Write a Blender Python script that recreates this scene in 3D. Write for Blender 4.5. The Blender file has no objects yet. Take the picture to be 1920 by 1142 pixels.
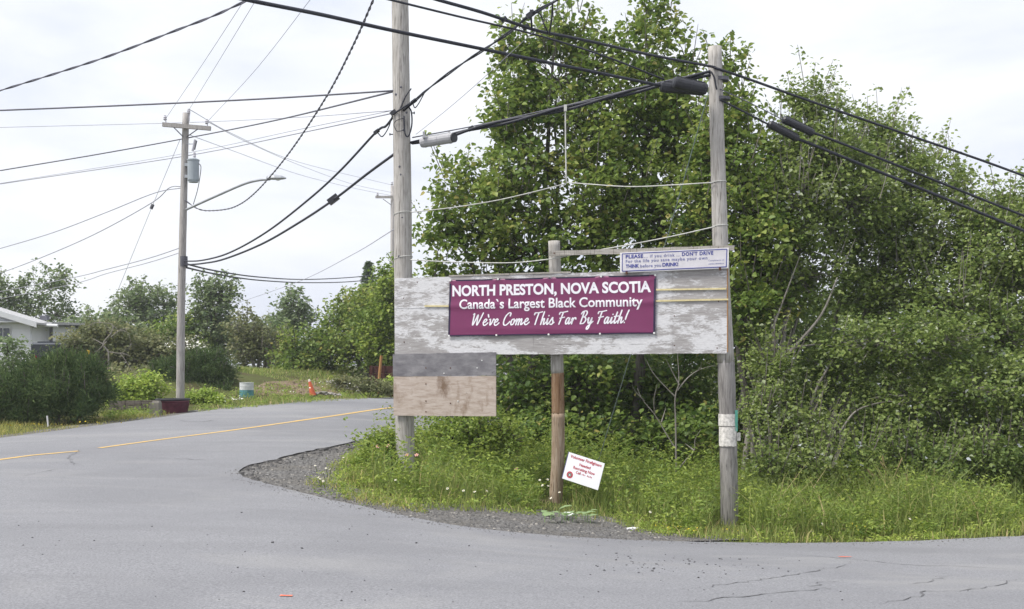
import bpy, bmesh, math, random
import numpy as np
from mathutils import Vector, Matrix
from mathutils.geometry import delaunay_2d_cdt

# ------------------------------------------------------------------ camera, sky, sun, exposure
SC = bpy.context.scene
COL = SC.collection
F, HZ, H = 2133.0, 682.0, 1.6          # focal length and horizon row in photograph pixels, eye height
cam = bpy.data.cameras.new('camera')
cam.sensor_width = 36.0
cam.lens = 36.0 * F / 1920.0
cam.shift_y = (HZ - 571.0) / 1920.0
cam.clip_end = 2000.0
camo = bpy.data.objects.new('camera', cam)
COL.objects.link(camo)
camo.location = (0, 0, H)
camo.rotation_euler = (math.radians(90), 0, 0)
SC.camera = camo

SUN_EL, SUN_AZ = math.radians(58), math.radians(246)      # azimuth clockwise from +Y
world = bpy.data.worlds.new('World')
SC.world = world
world.use_nodes = True
wn, wl = world.node_tree.nodes, world.node_tree.links
wn.clear()
w_out = wn.new('ShaderNodeOutputWorld')
w_bg = wn.new('ShaderNodeBackground')
w_sky = wn.new('ShaderNodeTexSky')
w_sky.sky_type = 'NISHITA'
w_sky.sun_disc = False
w_sky.sun_elevation = SUN_EL
w_sky.sun_rotation = SUN_AZ
w_sky.air_density = 1.0
w_sky.dust_density = 3.0
w_tc = wn.new('ShaderNodeTexCoord')
w_map = wn.new('ShaderNodeMapping')
w_map.inputs['Scale'].default_value = (1.6, 1.6, 5.0)
w_noise = wn.new('ShaderNodeTexNoise')
w_noise.inputs['Scale'].default_value = 1.5
w_noise.inputs['Detail'].default_value = 6.0
w_noise.inputs['Roughness'].default_value = 0.55
w_noise.inputs['Distortion'].default_value = 0.4
w_ramp = wn.new('ShaderNodeValToRGB')
w_ramp.color_ramp.elements[0].position = 0.36
w_ramp.color_ramp.elements[0].color = (6.1, 6.45, 7.4, 1)
w_ramp.color_ramp.elements[1].position = 0.58
w_ramp.color_ramp.elements[1].color = (7.8, 7.95, 8.3, 1)
w_mix = wn.new('ShaderNodeMix')
w_mix.data_type = 'RGBA'
w_mix.inputs['Factor'].default_value = 0.93            # an almost closed cloud deck over the clear sky
wl.new(w_tc.outputs['Generated'], w_map.inputs['Vector'])
wl.new(w_map.outputs['Vector'], w_noise.inputs['Vector'])
wl.new(w_noise.outputs['Fac'], w_ramp.inputs['Fac'])
wl.new(w_sky.outputs['Color'], w_mix.inputs['A'])
wl.new(w_ramp.outputs['Color'], w_mix.inputs['B'])
wl.new(w_mix.outputs['Result'], w_bg.inputs['Color'])
w_bg.inputs['Strength'].default_value = 0.1
wl.new(w_bg.outputs['Background'], w_out.inputs['Surface'])

sun = bpy.data.lights.new('sun', 'SUN')
sun.energy = 3.2
sun.angle = math.radians(18)
sun.color = (1.0, 0.96, 0.9)
suno = bpy.data.objects.new('sun', sun)
COL.objects.link(suno)
suno.location = (0, 0, 30)
sd = Vector((math.sin(SUN_AZ) * math.cos(SUN_EL), math.cos(SUN_AZ) * math.cos(SUN_EL), math.sin(SUN_EL)))
suno.rotation_euler = (-sd).to_track_quat('-Z', 'Y').to_euler()
SC.view_settings.view_transform = 'Standard'
SC.view_settings.look = 'None'
SC.view_settings.exposure = 0.5
SC.view_settings.gamma = 1.0
SC.view_settings.use_curve_mapping = False

rng = np.random.default_rng(11)
random.seed(11)

# ------------------------------------------------------------------ terrain
def P(px, py, d):
    return np.array([(px - 960.0) / F * d, d, H + (HZ - py) / F * d])

def sstep(a, b, x):
    t = np.clip((x - a) / (b - a), 0, 1)
    return t * t * (3 - 2 * t)

_ctl = [(960, 1142, 1.68), (0, 1142, 1.60), (1920, 1142, 1.85), (0, 1000, 1.62), (500, 1000, 1.68),
        (1400, 1020, 2.22), (1920, 1010, 2.32), (1100, 1012, 2.08), (750, 970, 1.85), (450, 890, 1.68),
        (1368, 985, 2.33), (1043, 950, 2.16), (760, 880, 1.69), (0, 866, 1.60), (400, 815, 1.45),
        (735, 767, 1.20), (0, 822, 1.55), (400, 770, 1.23), (700, 748, 1.15), (660, 832, 1.50), (50, 795, 1.42)]
_pts = []
for (a, b, dd) in _ctl:
    yy = F * dd / (b - HZ)
    _pts.append(((a - 960) / F * yy, yy, dd))
_pts += [(0, 0, 1.6), (6, 2, 1.75), (-8, 2, 1.6), (1, 26, 2.0), (7, 26, 2.4), (13, 22, 2.45), (2, 42, 1.5), (14, 42, 2.0),
         (-14, 42, 1.1), (-20, 30, 1.35)]
_pts = np.array(_pts)
def _tk(r):
    return np.where(r > 1e-9, r * r * np.log(r + 1e-12), 0)
_n = len(_pts)
_K = _tk(np.hypot(_pts[:, None, 0] - _pts[None, :, 0], _pts[:, None, 1] - _pts[None, :, 1])) + np.eye(_n) * 2.0
_Q = np.c_[np.ones(_n), _pts[:, :2]]
_sol = np.linalg.solve(np.block([[_K, _Q], [_Q.T, np.zeros((3, 3))]]), np.r_[_pts[:, 2], 0, 0, 0])
RA, RB = np.array([-8.3, 18.5]), np.array([-3.2, 30.0])
RD = (RB - RA) / np.linalg.norm(RB - RA)
RN = np.array([-RD[1], RD[0]])                     # towards the far side of the back road

def ground(x, y):
    """terrain height z at (x, y), arrays allowed"""
    x = np.asarray(x, float); y = np.asarray(y, float)
    shp = x.shape
    xf, yf = x.ravel(), y.ravel()
    r = np.hypot(xf[:, None] - _pts[None, :, 0], yf[:, None] - _pts[None, :, 1])
    D = _tk(r) @ _sol[:_n] + _sol[_n] + _sol[_n + 1] * xf + _sol[_n + 2] * yf
    D = np.clip(D, 0.4, 3.0)
    far = sstep(26, 60, np.hypot(xf - 0, yf - 22))
    D = D * (1 - far) + 1.15 * far
    s = (xf - RA[0]) * RD[0] + (yf - RA[1]) * RD[1]
    dl = (xf - RA[0]) * RN[0] + (yf - RA[1]) * RN[1]
    D -= 0.85 * sstep(5.0, 10.0, dl) * sstep(10, 16, s) * (1 - sstep(40, 60, s))
    D -= 0.30 * sstep(7.0, 14.0, dl) * (1 - sstep(10, 16, s))
    return (H - D).reshape(shp)

_dd = np.concatenate([np.arange(3, 45, 0.02), np.arange(45, 160, 0.2)])
def G(px, py, lift=0.0):
    """the ground point seen at a photograph pixel"""
    x = (px - 960.0) / F * _dd
    z = ground(x, _dd) + lift
    row = HZ + F * (H - z) / _dd
    k = np.argmax(row <= py)
    return np.array([x[k], _dd[k], z[k]])

def gz(x, y):
    return float(ground(np.array([x]), np.array([y]))[0])

# ------------------------------------------------------------------ materials
MATS = {}
class NT:
    def __init__(s, name):
        s.m = bpy.data.materials.new(name); s.m.use_nodes = True
        s.t = s.m.node_tree; s.t.nodes.clear()
        s.out = s.t.nodes.new('ShaderNodeOutputMaterial')
        MATS[name] = s.m
    def n(s, typ, **kw):
        nd = s.t.nodes.new(typ)
        for k, v in kw.items():
            if k in nd.inputs: nd.inputs[k].default_value = v
            else: setattr(nd, k, v)
        return nd
    def l(s, a, b): s.t.links.new(a, b)
    def noise(s, vec, scale, detail=4, rough=0.55, dist=0.0):
        nd = s.n('ShaderNodeTexNoise', Scale=scale, Detail=detail, Roughness=rough, Distortion=dist)
        if vec is not None: s.l(vec, nd.inputs['Vector'])
        return nd.outputs['Fac']
    def ramp(s, fac, stops, interp='LINEAR'):
        nd = s.n('ShaderNodeValToRGB'); cr = nd.color_ramp; cr.interpolation = interp
        while len(cr.elements) < len(stops): cr.elements.new(0.5)
        for e, (p, c) in zip(cr.elements, stops):
            e.position = p; e.color = (c, c, c, 1) if np.isscalar(c) else (*c, 1)
        s.l(fac, nd.inputs['Fac']); return nd.outputs['Color']
    def mix(s, fac, a, b, blend='MIX'):
        nd = s.n('ShaderNodeMix', data_type='RGBA', blend_type=blend)
        for key, v in (('Factor', fac), ('A', a), ('B', b)):
            if hasattr(v, 'is_output'): s.l(v, nd.inputs[key])
            elif key == 'Factor': nd.inputs[key].default_value = v
            else: nd.inputs[key].default_value = (*v, 1)
        return nd.outputs['Result']
    def coord(s, scale=(1, 1, 1), which='Object', rot=(0, 0, 0)):
        tc = s.n('ShaderNodeTexCoord'); mp = s.n('ShaderNodeMapping')
        mp.inputs['Scale'].default_value = scale; mp.inputs['Rotation'].default_value = rot
        s.l(tc.outputs[which], mp.inputs['Vector']); return mp.outputs['Vector']
    def finish(s, col, rough=0.8, bump=None, bstr=0.3, bdist=0.01, spec=0.3, metal=0.0, transl=0.0):
        b = s.n('ShaderNodeBsdfPrincipled', Roughness=rough, Metallic=metal)
        b.inputs['Specular IOR Level'].default_value = spec
        if hasattr(col, 'is_output'): s.l(col, b.inputs['Base Color'])
        else: b.inputs['Base Color'].default_value = (*col, 1)
        if bump is not None:
            bp = s.n('ShaderNodeBump', Strength=bstr, Distance=bdist)
            s.l(bump, bp.inputs['Height']); s.l(bp.outputs['Normal'], b.inputs['Normal'])
        sh = b.outputs['BSDF']
        if transl > 0:
            tr = s.n('ShaderNodeBsdfTranslucent'); mx = s.n('ShaderNodeMixShader'); mx.inputs[0].default_value = transl
            if hasattr(col, 'is_output'): s.l(col, tr.inputs['Color'])
            else: tr.inputs['Color'].default_value = (*col, 1)
            s.l(sh, mx.inputs[1]); s.l(tr.outputs[0], mx.inputs[2]); sh = mx.outputs[0]
        s.l(sh, s.out.inputs['Surface'])
        return s.m

def simple(name, col, rough=0.6, var=0.15, scale=8.0, spec=0.3, metal=0.0, bump=0.1):
    t = NT(name); v = t.coord()
    nz = t.noise(v, scale, 5, 0.6)
    c = t.ramp(nz, [(0.3, tuple(x * (1 - var) for x in col)), (0.7, tuple(min(1, x * (1 + var)) for x in col))])
    return t.finish(c, rough, nz, bump, 0.01, spec, metal)

def leaf_mat(name, stops, transl=0.42, rough=0.5, spec=0.35, gain=1.9):
    t = NT(name)
    a = t.n('ShaderNodeAttribute', attribute_name='tint')
    c = t.ramp(a.outputs['Fac'], [(p_, tuple(min(0.75, v_ * g_ * gain) for v_, g_ in zip(q_, (1.07, 1.0, 1.28)))) for p_, q_ in stops])
    return t.finish(c, rough, transl=transl, spec=spec)

def wood(name, base, dark, light, sc=(14, 14, 1.2), streak=1.0, rough=0.85):
    t = NT(name); v = t.coord(sc)
    n1 = t.noise(v, 2.2, 6, 0.65, 0.3)
    n2 = t.noise(t.coord((60, 60, 2.0)), 1.5, 3, 0.6)
    n3 = t.noise(t.coord((1.0, 1.0, 0.5)), 1.6, 4, 0.6)
    c = t.ramp(n1, [(0.3, dark), (0.48, base), (0.72, light)])
    c = t.mix(t.ramp(n2, [(0.36, 0.9 * streak), (0.42, 0.0)]), c, tuple(0.45 * x for x in dark))
    c = t.mix(t.ramp(n3, [(0.35, 0.35), (0.62, 0.0)]), c, dark)
    return t.finish(c, rough, n1, 0.5, 0.01, 0.15)

wood('pole_wood', (0.43, 0.41, 0.385), (0.25, 0.23, 0.21), (0.56, 0.54, 0.52))
wood('pole_wood_dark', (0.29, 0.275, 0.265), (0.13, 0.122, 0.12), (0.42, 0.40, 0.39))
wood('pole_wood_brown', (0.32, 0.245, 0.18), (0.18, 0.12, 0.075), (0.44, 0.37, 0.30))
wood('pole_wood_orange', (0.26, 0.165, 0.10), (0.14, 0.075, 0.04), (0.37, 0.29, 0.21))
wood('pole_grey', (0.40, 0.38, 0.37), (0.27, 0.25, 0.24), (0.50, 0.48, 0.47))
wood('beam_wood', (0.36, 0.34, 0.31), (0.22, 0.20, 0.18), (0.46, 0.43, 0.40), (2, 2, 20))
wood('red_wood', (0.085, 0.035, 0.03), (0.045, 0.02, 0.018), (0.13, 0.06, 0.05), (3, 3, 12))
wood('stake_wood', (0.42, 0.22, 0.09), (0.28, 0.14, 0.06), (0.5, 0.3, 0.14))
wood('bark', (0.15, 0.135, 0.12), (0.08, 0.07, 0.06), (0.24, 0.225, 0.205), (6, 6, 2))
wood('bark_pale', (0.27, 0.25, 0.225), (0.15, 0.135, 0.12), (0.38, 0.36, 0.33), (6, 6, 2))
wood('timber', (0.15, 0.13, 0.11), (0.08, 0.07, 0.06), (0.22, 0.2, 0.18), (2, 2, 14))

# peeling white paint over weathered plywood; u runs along the board in object x, z up
t = NT('peeling_paint')
v1 = t.coord((1.3, 1.3, 4.5)); v2 = t.coord((3.0, 3.0, 16.0)); v3 = t.coord((0.9, 0.9, 1.3))
n1 = t.noise(v1, 2.2, 8, 0.72, 0.25); n2 = t.noise(v2, 5.0, 6, 0.75); n3 = t.noise(v3, 1.3, 3, 0.5)
mx = t.n('ShaderNodeMath', operation='ADD'); t.l(n1, mx.inputs[0]); t.l(n3, mx.inputs[1])
mx2 = t.n('ShaderNodeMath', operation='MULTIPLY_ADD'); t.l(n2, mx2.inputs[0]); mx2.inputs[1].default_value = 0.55; t.l(mx.outputs[0], mx2.inputs[2])
mask = t.ramp(mx2.outputs[0], [(0.0, 0.0), (0.615, 0.0), (0.66, 1.0)])
mp = t.n('ShaderNodeMath', operation='MULTIPLY'); t.l(mx2.outputs[0], mp.inputs[0]); mp.inputs[1].default_value = 0.5
mask = t.ramp(mp.outputs[0], [(0.632, 0.06), (0.682, 0.92)])
woodc = t.ramp(t.noise(t.coord((1.5, 1.5, 30)), 3.0, 5, 0.6), [(0.3, (0.24, 0.225, 0.22)), (0.7, (0.40, 0.385, 0.385))])
paint = t.ramp(n2, [(0.3, (0.50, 0.50, 0.52)), (0.6, (0.68, 0.68, 0.70))])
c = t.mix(mask, woodc, paint)
dk = t.ramp(t.noise(t.coord((2.2, 2.2, 3.2)), 4.0, 4, 0.7), [(0.28, 0.55), (0.40, 0.0)])
c = t.mix(dk, c, (0.22, 0.21, 0.21))
t.finish(c, 0.85, mask, 0.35, 0.004, 0.2)

t = NT('ply_pale')
n1 = t.noise(t.coord((1.6, 1.6, 9)), 3.0, 7, 0.7, 0.3)
c = t.ramp(n1, [(0.3, (0.31, 0.245, 0.20)), (0.5, (0.44, 0.37, 0.325)), (0.7, (0.53, 0.47, 0.43))])
n2 = t.noise(t.coord((2.6, 2.6, 1.1)), 1.7, 5, 0.65)
c = t.mix(t.ramp(n2, [(0.56, 0.0), (0.72, 0.75)]), c, (0.17, 0.105, 0.06))
tc_s = t.n('ShaderNodeTexCoord'); ms = t.n('ShaderNodeMapping'); ms.inputs['Location'].default_value = (0.25, 0, -2.0); ms.inputs['Scale'].default_value = (6.5, 0.0, 4.2)
t.l(tc_s.outputs['Object'], ms.inputs['Vector'])
ln_ = t.n('ShaderNodeVectorMath', operation='LENGTH'); t.l(ms.outputs['Vector'], ln_.inputs[0])
sa_ = t.n('ShaderNodeMath', operation='MULTIPLY_ADD'); t.l(t.noise(t.coord((4, 4, 2)), 2.2, 5, 0.7), sa_.inputs[0]); sa_.inputs[1].default_value = 2.0; t.l(ln_.outputs['Value'], sa_.inputs[2])
sb2 = t.n('ShaderNodeMath', operation='MULTIPLY'); t.l(sa_.outputs[0], sb2.inputs[0]); sb2.inputs[1].default_value = 0.4
c = t.mix(t.ramp(sb2.outputs[0], [(0.50, 0.8), (0.74, 0.0)]), c, (0.13, 0.075, 0.04))
n3 = t.noise(t.coord((5, 5, 5)), 3.0, 3, 0.7)
c = t.mix(t.ramp(n3, [(0.24, 0.7), (0.33, 0.0)]), c, (0.15, 0.13, 0.12))
t.finish(c, 0.85, n1, 0.35, 0.004, 0.2)
t = NT('ply_dark')
n1 = t.noise(t.coord((2.0, 2.0, 5)), 2.4, 6, 0.65)
c = t.ramp(n1, [(0.3, (0.13, 0.125, 0.14)), (0.55, (0.21, 0.205, 0.22)), (0.75, (0.29, 0.28, 0.29))])
n3 = t.noise(t.coord((6, 6, 6)), 3.0, 3, 0.7)
c = t.mix(t.ramp(n3, [(0.26, 0.8), (0.34, 0.0)]), c, (0.05, 0.05, 0.055))
t.finish(c, 0.85, n1, 0.35, 0.004, 0.2)

# worn asphalt
t = NT('asphalt')
o = t.coord()
fine = t.noise(o, 55, 3, 0.8); mid = t.noise(o, 3.0, 5, 0.6); big = t.noise(o, 0.28, 4, 0.55, 0.6)
c = t.ramp(fine, [(0.3, (0.125, 0.127, 0.137)), (0.5, (0.212, 0.215, 0.230)), (0.7, (0.315, 0.318, 0.332))])
c = t.mix(t.ramp(mid, [(0.3, 0.16), (0.6, 0.0)]), c, (0.16, 0.16, 0.17))
c = t.mix(t.ramp(big, [(0.36, 0.42), (0.58, 0.0)]), c, (0.15, 0.152, 0.165))
patch = t.noise(t.coord((0.5, 1.0, 1), rot=(0, 0, math.radians(-24))), 0.55, 5, 0.6, 1.2)
c = t.mix(t.ramp(patch, [(0.52, 0.0), (0.66, 0.35)]), c, (0.29, 0.288, 0.285))
track = t.noise(t.coord((0.14, 1.1, 1), rot=(0, 0, math.radians(8))), 1.2, 4, 0.55, 0.5)
c = t.mix(t.ramp(track, [(0.34, 0.22), (0.5, 0.0)]), c, (0.15, 0.15, 0.16))
vor = t.n('ShaderNodeTexVoronoi', Scale=7.0); t.l(o, vor.inputs['Vector'])
c = t.mix(t.ramp(vor.outputs['Distance'], [(0.045, 0.65), (0.075, 0.0)]), c, (0.08, 0.08, 0.085))
t.finish(c, 0.9, fine, 0.35, 0.006, 0.25)
simple('asphalt_crack', (0.115, 0.115, 0.122), 0.9, 0.3, 20)
simple('asphalt_edge', (0.085, 0.082, 0.082), 0.95, 0.35, 12, bump=0.6)
t = NT('yellow_paint')
n1 = t.noise(t.coord(), 9, 6, 0.75)
c = t.mix(t.ramp(n1, [(0.36, 0.75), (0.56, 0.0)]), (0.62, 0.40, 0.12), (0.30, 0.275, 0.22))
t.finish(c, 0.8)
simple('orange_paint', (0.75, 0.17, 0.10), 0.8, 0.2, 14)
t = NT('gravel')
o = t.coord()
vor = t.n('ShaderNodeTexVoronoi', Scale=26.0); t.l(o, vor.inputs['Vector'])
c = t.ramp(vor.outputs['Color'], [(0.1, (0.075, 0.073, 0.072)), (0.5, (0.135, 0.132, 0.13)), (0.95, (0.24, 0.235, 0.23))])
nb = t.noise(o, 1.3, 5, 0.6)
c = t.mix(t.ramp(nb, [(0.4, 0.6), (0.62, 0.0)]), c, (0.13, 0.12, 0.105))
t.finish(c, 0.95, vor.outputs['Distance'], 0.9, 0.02, 0.2)
t = NT('soil_grass')
o = t.coord()
n1 = t.noise(o, 1.1, 6, 0.65); n2 = t.noise(o, 14, 5, 0.7)
c = t.ramp(n1, [(0.34, (0.085, 0.068, 0.040)), (0.5, (0.085, 0.095, 0.032)), (0.68, (0.11, 0.13, 0.042))])
c = t.mix(t.ramp(n2, [(0.3, 0.6), (0.6, 0.0)]), c, (0.05, 0.055, 0.02))
t.finish(c, 0.95, n2, 0.8, 0.03, 0.1)
simple('soil_brown', (0.19, 0.14, 0.095), 0.95, 0.4, 5, bump=0.8)
simple('stone', (0.26, 0.245, 0.225), 0.9, 0.55, 9, bump=0.5)
simple('pebble', (0.125, 0.122, 0.12), 0.9, 0.6, 40, bump=0.3)
simple('pebble_dark', (0.075, 0.075, 0.08), 0.9, 0.4, 40)

simple('banner_vinyl', (0.180, 0.032, 0.105), 0.42, 0.05, 3, 0.4, bump=0.05)
simple('banner_hem', (0.030, 0.022, 0.055), 0.5, 0.1)
simple('banner_white', (0.80, 0.78, 0.84), 0.45, 0.03)
simple('tie_cream', (0.62, 0.54, 0.30), 0.7, 0.15, 20)
simple('grommet', (0.78, 0.78, 0.76), 0.35, 0.1, metal=0.3)
simple('sign_plate', (0.58, 0.565, 0.60), 0.5, 0.10, 5)
simple('sign_blue', (0.05, 0.06, 0.27), 0.5, 0.25, 30)
simple('sign_blue_faded', (0.17, 0.18, 0.36), 0.55, 0.2, 30)
simple('sign_rim', (0.70, 0.69, 0.69), 0.5, 0.12, 9)
simple('rust', (0.10, 0.045, 0.028), 0.9, 0.3, 20)
t = NT('fire_sign')
n1 = t.noise(t.coord((1, 1, 1)), 16, 5, 0.75)
n2 = t.noise(t.coord((1, 1, 1)), 2.5, 2, 0.5)
ad = t.n('ShaderNodeMath', operation='MULTIPLY_ADD'); t.l(n2, ad.inputs[0]); ad.inputs[1].default_value = 0.5; t.l(n1, ad.inputs[2])
c = t.mix(t.ramp(ad.outputs[0], [(0.47, 0.8), (0.53, 0.0)]), (0.70, 0.71, 0.76), (0.12, 0.16, 0.12))
t.finish(c, 0.5)
simple('fire_red', (0.42, 0.035, 0.055), 0.55, 0.3, 40)
simple('fire_edge', (0.05, 0.045, 0.16), 0.6)
simple('emblem_grey', (0.12, 0.15, 0.14), 0.6)
simple('paper_white', (0.60, 0.575, 0.55), 0.85, 0.4, 22)
simple('paper_teal', (0.13, 0.46, 0.36), 0.7, 0.15, 12)
simple('cable_black', (0.030, 0.032, 0.045), 0.55, 0.3, 6)
simple('cable_grey', (0.13, 0.13, 0.16), 0.6, 0.2, 6)
simple('cable_thin', (0.33, 0.33, 0.39), 0.6, 0.1, 6)
simple('cord_white', (0.55, 0.55, 0.52), 0.8, 0.2, 12)
simple('guy_wire', (0.20, 0.25, 0.24), 0.5, 0.2, 12, metal=0.3)
simple('case_black', (0.022, 0.023, 0.030), 0.42, 0.3, 9, 0.5)
simple('case_grey', (0.40, 0.40, 0.42), 0.5, 0.12, 7)
simple('metal_grey', (0.40, 0.42, 0.45), 0.5, 0.12, 6, metal=0.3)
simple('metal_dark', (0.10, 0.10, 0.12), 0.6, 0.2, 10)
simple('transformer_paint', (0.33, 0.37, 0.41), 0.45, 0.1, 5)
simple('porcelain', (0.50, 0.49, 0.54), 0.3, 0.1)
simple('lamp_glass', (0.62, 0.64, 0.63), 0.25, 0.05)
simple('tub_red', (0.095, 0.024, 0.040), 0.75, 0.4, 7)
simple('tub_rim', (0.02, 0.02, 0.026), 0.6)
simple('concrete', (0.21, 0.195, 0.17), 0.9, 0.2, 6)
simple('drum_white', (0.62, 0.64, 0.66), 0.6, 0.15, 9)
simple('drum_teal', (0.10, 0.26, 0.28), 0.6, 0.2, 9)
simple('cone_orange', (0.60, 0.13, 0.06), 0.55, 0.12, 9)
simple('cone_white', (0.7, 0.62, 0.58), 0.6)
simple('siding', (0.70, 0.71, 0.75), 0.6, 0.04, 3)
simple('trim', (0.62, 0.63, 0.66), 0.55, 0.05, 3)
simple('roof_shingle', (0.40, 0.40, 0.41), 0.9, 0.25, 12)
simple('window_glass', (0.06, 0.07, 0.09), 0.08, 0.1, 2, 0.6)
simple('brick_red', (0.2, 0.1, 0.075), 0.9, 0.25, 9)
simple('car_paint', (0.02, 0.025, 0.035), 0.25, 0.1, 3, 0.6)
simple('car_silver', (0.36, 0.38, 0.4), 0.3, 0.1, 3, 0.6)
simple('tyre', (0.02, 0.02, 0.02), 0.9)
simple('tail_red', (0.35, 0.02, 0.02), 0.3)
simple('yellow_plastic', (0.72, 0.48, 0.05), 0.5, 0.1)
simple('petal', (0.78, 0.77, 0.72), 0.7, 0.05)
simple('petal_pink', (0.66, 0.33, 0.36), 0.7, 0.1)
simple('flower_yellow', (0.62, 0.46, 0.03), 0.7, 0.1)
simple('litter', (0.7, 0.7, 0.72), 0.6, 0.1)
simple('dry_stalk', (0.35, 0.27, 0.14), 0.9, 0.2)

def g3(a, k): return tuple(x * k for x in a)
leaf_mat('leaf_maple', [(0.0, (0.040, 0.078, 0.014)), (0.5, (0.090, 0.140, 0.022)), (0.85, (0.150, 0.190, 0.035)), (1.0, (0.20, 0.19, 0.045))])
leaf_mat('leaf_alder', [(0.0, (0.042, 0.076, 0.016)), (0.5, (0.096, 0.140, 0.028)), (0.9, (0.150, 0.195, 0.045)), (1.0, (0.30, 0.34, 0.28))])
leaf_mat('leaf_bush', [(0.0, (0.045, 0.085, 0.014)), (0.5, (0.10, 0.155, 0.022)), (1.0, (0.18, 0.23, 0.035))])
leaf_mat('leaf_bright', [(0.0, (0.09, 0.15, 0.02)), (0.5, (0.16, 0.23, 0.032)), (1.0, (0.25, 0.30, 0.05))])
leaf_mat('leaf_olive', [(0.0, (0.05, 0.065, 0.022)), (0.5, (0.09, 0.11, 0.036)), (1.0, (0.15, 0.155, 0.06))])
leaf_mat('leaf_far', [(0.0, (0.046, 0.076, 0.028)), (0.5, (0.088, 0.128, 0.044)), (0.9, (0.14, 0.18, 0.065)), (1.0, (0.25, 0.28, 0.22))])
leaf_mat('leaf_poplar', [(0.0, (0.055, 0.09, 0.03)), (0.6, (0.10, 0.145, 0.05)), (0.85, (0.16, 0.2, 0.09)), (1.0, (0.5, 0.52, 0.48))])
leaf_mat('needle', [(0.0, (0.026, 0.048, 0.016)), (0.5, (0.052, 0.088, 0.026)), (1.0, (0.10, 0.14, 0.042))], transl=0.15, spec=0.08, rough=0.7)
leaf_mat('grass', [(0.0, (0.075, 0.115, 0.022)), (0.5, (0.135, 0.185, 0.038)), (0.85, (0.21, 0.235, 0.06)), (1.0, (0.34, 0.29, 0.12))])
leaf_mat('grass_lawn', [(0.0, (0.12, 0.14, 0.03)), (0.5, (0.20, 0.22, 0.05)), (1.0, (0.33, 0.29, 0.09))])
leaf_mat('leaf_pale', [(0.0, (0.16, 0.24, 0.09)), (1.0, (0.30, 0.38, 0.18))])

# ------------------------------------------------------------------ mesh building
class MB:
    def __init__(s): s.v, s.f, s.sm = [], [], False
    def add(s, vs, fs):
        o = len(s.v); s.v.extend([tuple(map(float, p)) for p in vs]); s.f.extend([tuple(i + o for i in f) for f in fs]); return s
    def box(s, c, ax, half, taper=1.0):
        c = np.array(c, float); X, Y, Z = [np.array(a, float) for a in ax]; a, b, h = half
        vs = []
        for k in (-1, 1):
            tp = taper if k > 0 else 1.0
            for (i, j) in ((-1, -1), (1, -1), (1, 1), (-1, 1)):
                vs.append(c + X * a * i * tp + Y * b * j * tp + Z * h * k)
        return s.add(vs, [(3, 2, 1, 0), (4, 5, 6, 7), (0, 1, 5, 4), (1, 2, 6, 5), (2, 3, 7, 6), (3, 0, 4, 7)])
    def tube(s, pts, r, n=6, caps=True, wob=0.0):
        pts = [np.array(p, float) for p in pts]
        m = len(pts)
        rs = [r] * m if np.isscalar(r) else list(r)
        vs, up = [], None
        for i in range(m):
            d = pts[min(i + 1, m - 1)] - pts[max(i - 1, 0)]
            d = d / (np.linalg.norm(d) + 1e-9)
            if up is None:
                up = np.array([0, 0, 1.0]) if abs(d[2]) < 0.9 else np.array([1.0, 0, 0])
            a = np.cross(up, d); a /= (np.linalg.norm(a) + 1e-9); b = np.cross(d, a); up = b
            for k in range(n):
                th = 2 * math.pi * k / n
                rr = rs[i] * (1 + (random.uniform(-wob, wob) if wob else 0))
                vs.append(pts[i] + (a * math.cos(th) + b * math.sin(th)) * rr)
        fs = [(i * n + k, i * n + (k + 1) % n, (i + 1) * n + (k + 1) % n, (i + 1) * n + k) for i in range(m - 1) for k in range(n)]
        if caps: fs += [tuple(range(n - 1, -1, -1)), tuple((m - 1) * n + k for k in range(n))]
        return s.add(vs, fs)
    def lathe(s, c, prof, n=16, axis=(0, 0, 1)):
        """prof: (radius, along-axis) pairs"""
        ax = np.array(axis, float); ax /= np.linalg.norm(ax)
        u = np.cross(ax, (0, 0, 1.0)) if abs(ax[2]) < 0.9 else np.cross(ax, (0, 1.0, 0))
        u /= np.linalg.norm(u); w = np.cross(ax, u); c = np.array(c, float)
        vs = [c + ax * h + (u * math.cos(2 * math.pi * k / n) + w * math.sin(2 * math.pi * k / n)) * r for (r, h) in prof for k in range(n)]
        m = len(prof)
        fs = [(i * n + k, i * n + (k + 1) % n, (i + 1) * n + (k + 1) % n, (i + 1) * n + k) for i in range(m - 1) for k in range(n)]
        fs += [tuple(range(n - 1, -1, -1)), tuple((m - 1) * n + k for k in range(n))]
        return s.add(vs, fs)
    def prism(s, poly, e1, e2, o, thick, nrm):
        """extruded polygon: points o + a*e1 + b*e2, thickness along nrm"""
        e1, e2, o, nrm = [np.array(q, float) for q in (e1, e2, o, nrm)]
        n = len(poly); base = [o + e1 * a + e2 * b for a, b in poly]
        vs = base + [p + nrm * thick for p in base]
        fs = [tuple(range(n - 1, -1, -1)), tuple(range(n, 2 * n))] + [(i, (i + 1) % n, n + (i + 1) % n, n + i) for i in range(n)]
        return s.add(vs, fs)
    def rock(s, c, r, sq=(1, 1, 0.7), seed=0):
        bm = bmesh.new(); bmesh.ops.create_icosphere(bm, subdivisions=1, radius=1.0)
        rr = random.Random(seed); ph = rr.uniform(0, 6)
        vs = []
        for v in bm.verts:
            k = 0.72 + 0.5 * rr.random()
            x, y = v.co.x * math.cos(ph) - v.co.y * math.sin(ph), v.co.x * math.sin(ph) + v.co.y * math.cos(ph)
            vs.append((c[0] + x * r * k * sq[0], c[1] + y * r * k * sq[1], c[2] + v.co.z * r * k * sq[2]))
        fs = [tuple(q.index for q in f.verts) for f in bm.faces]
        bm.free(); return s.add(vs, fs)

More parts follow.
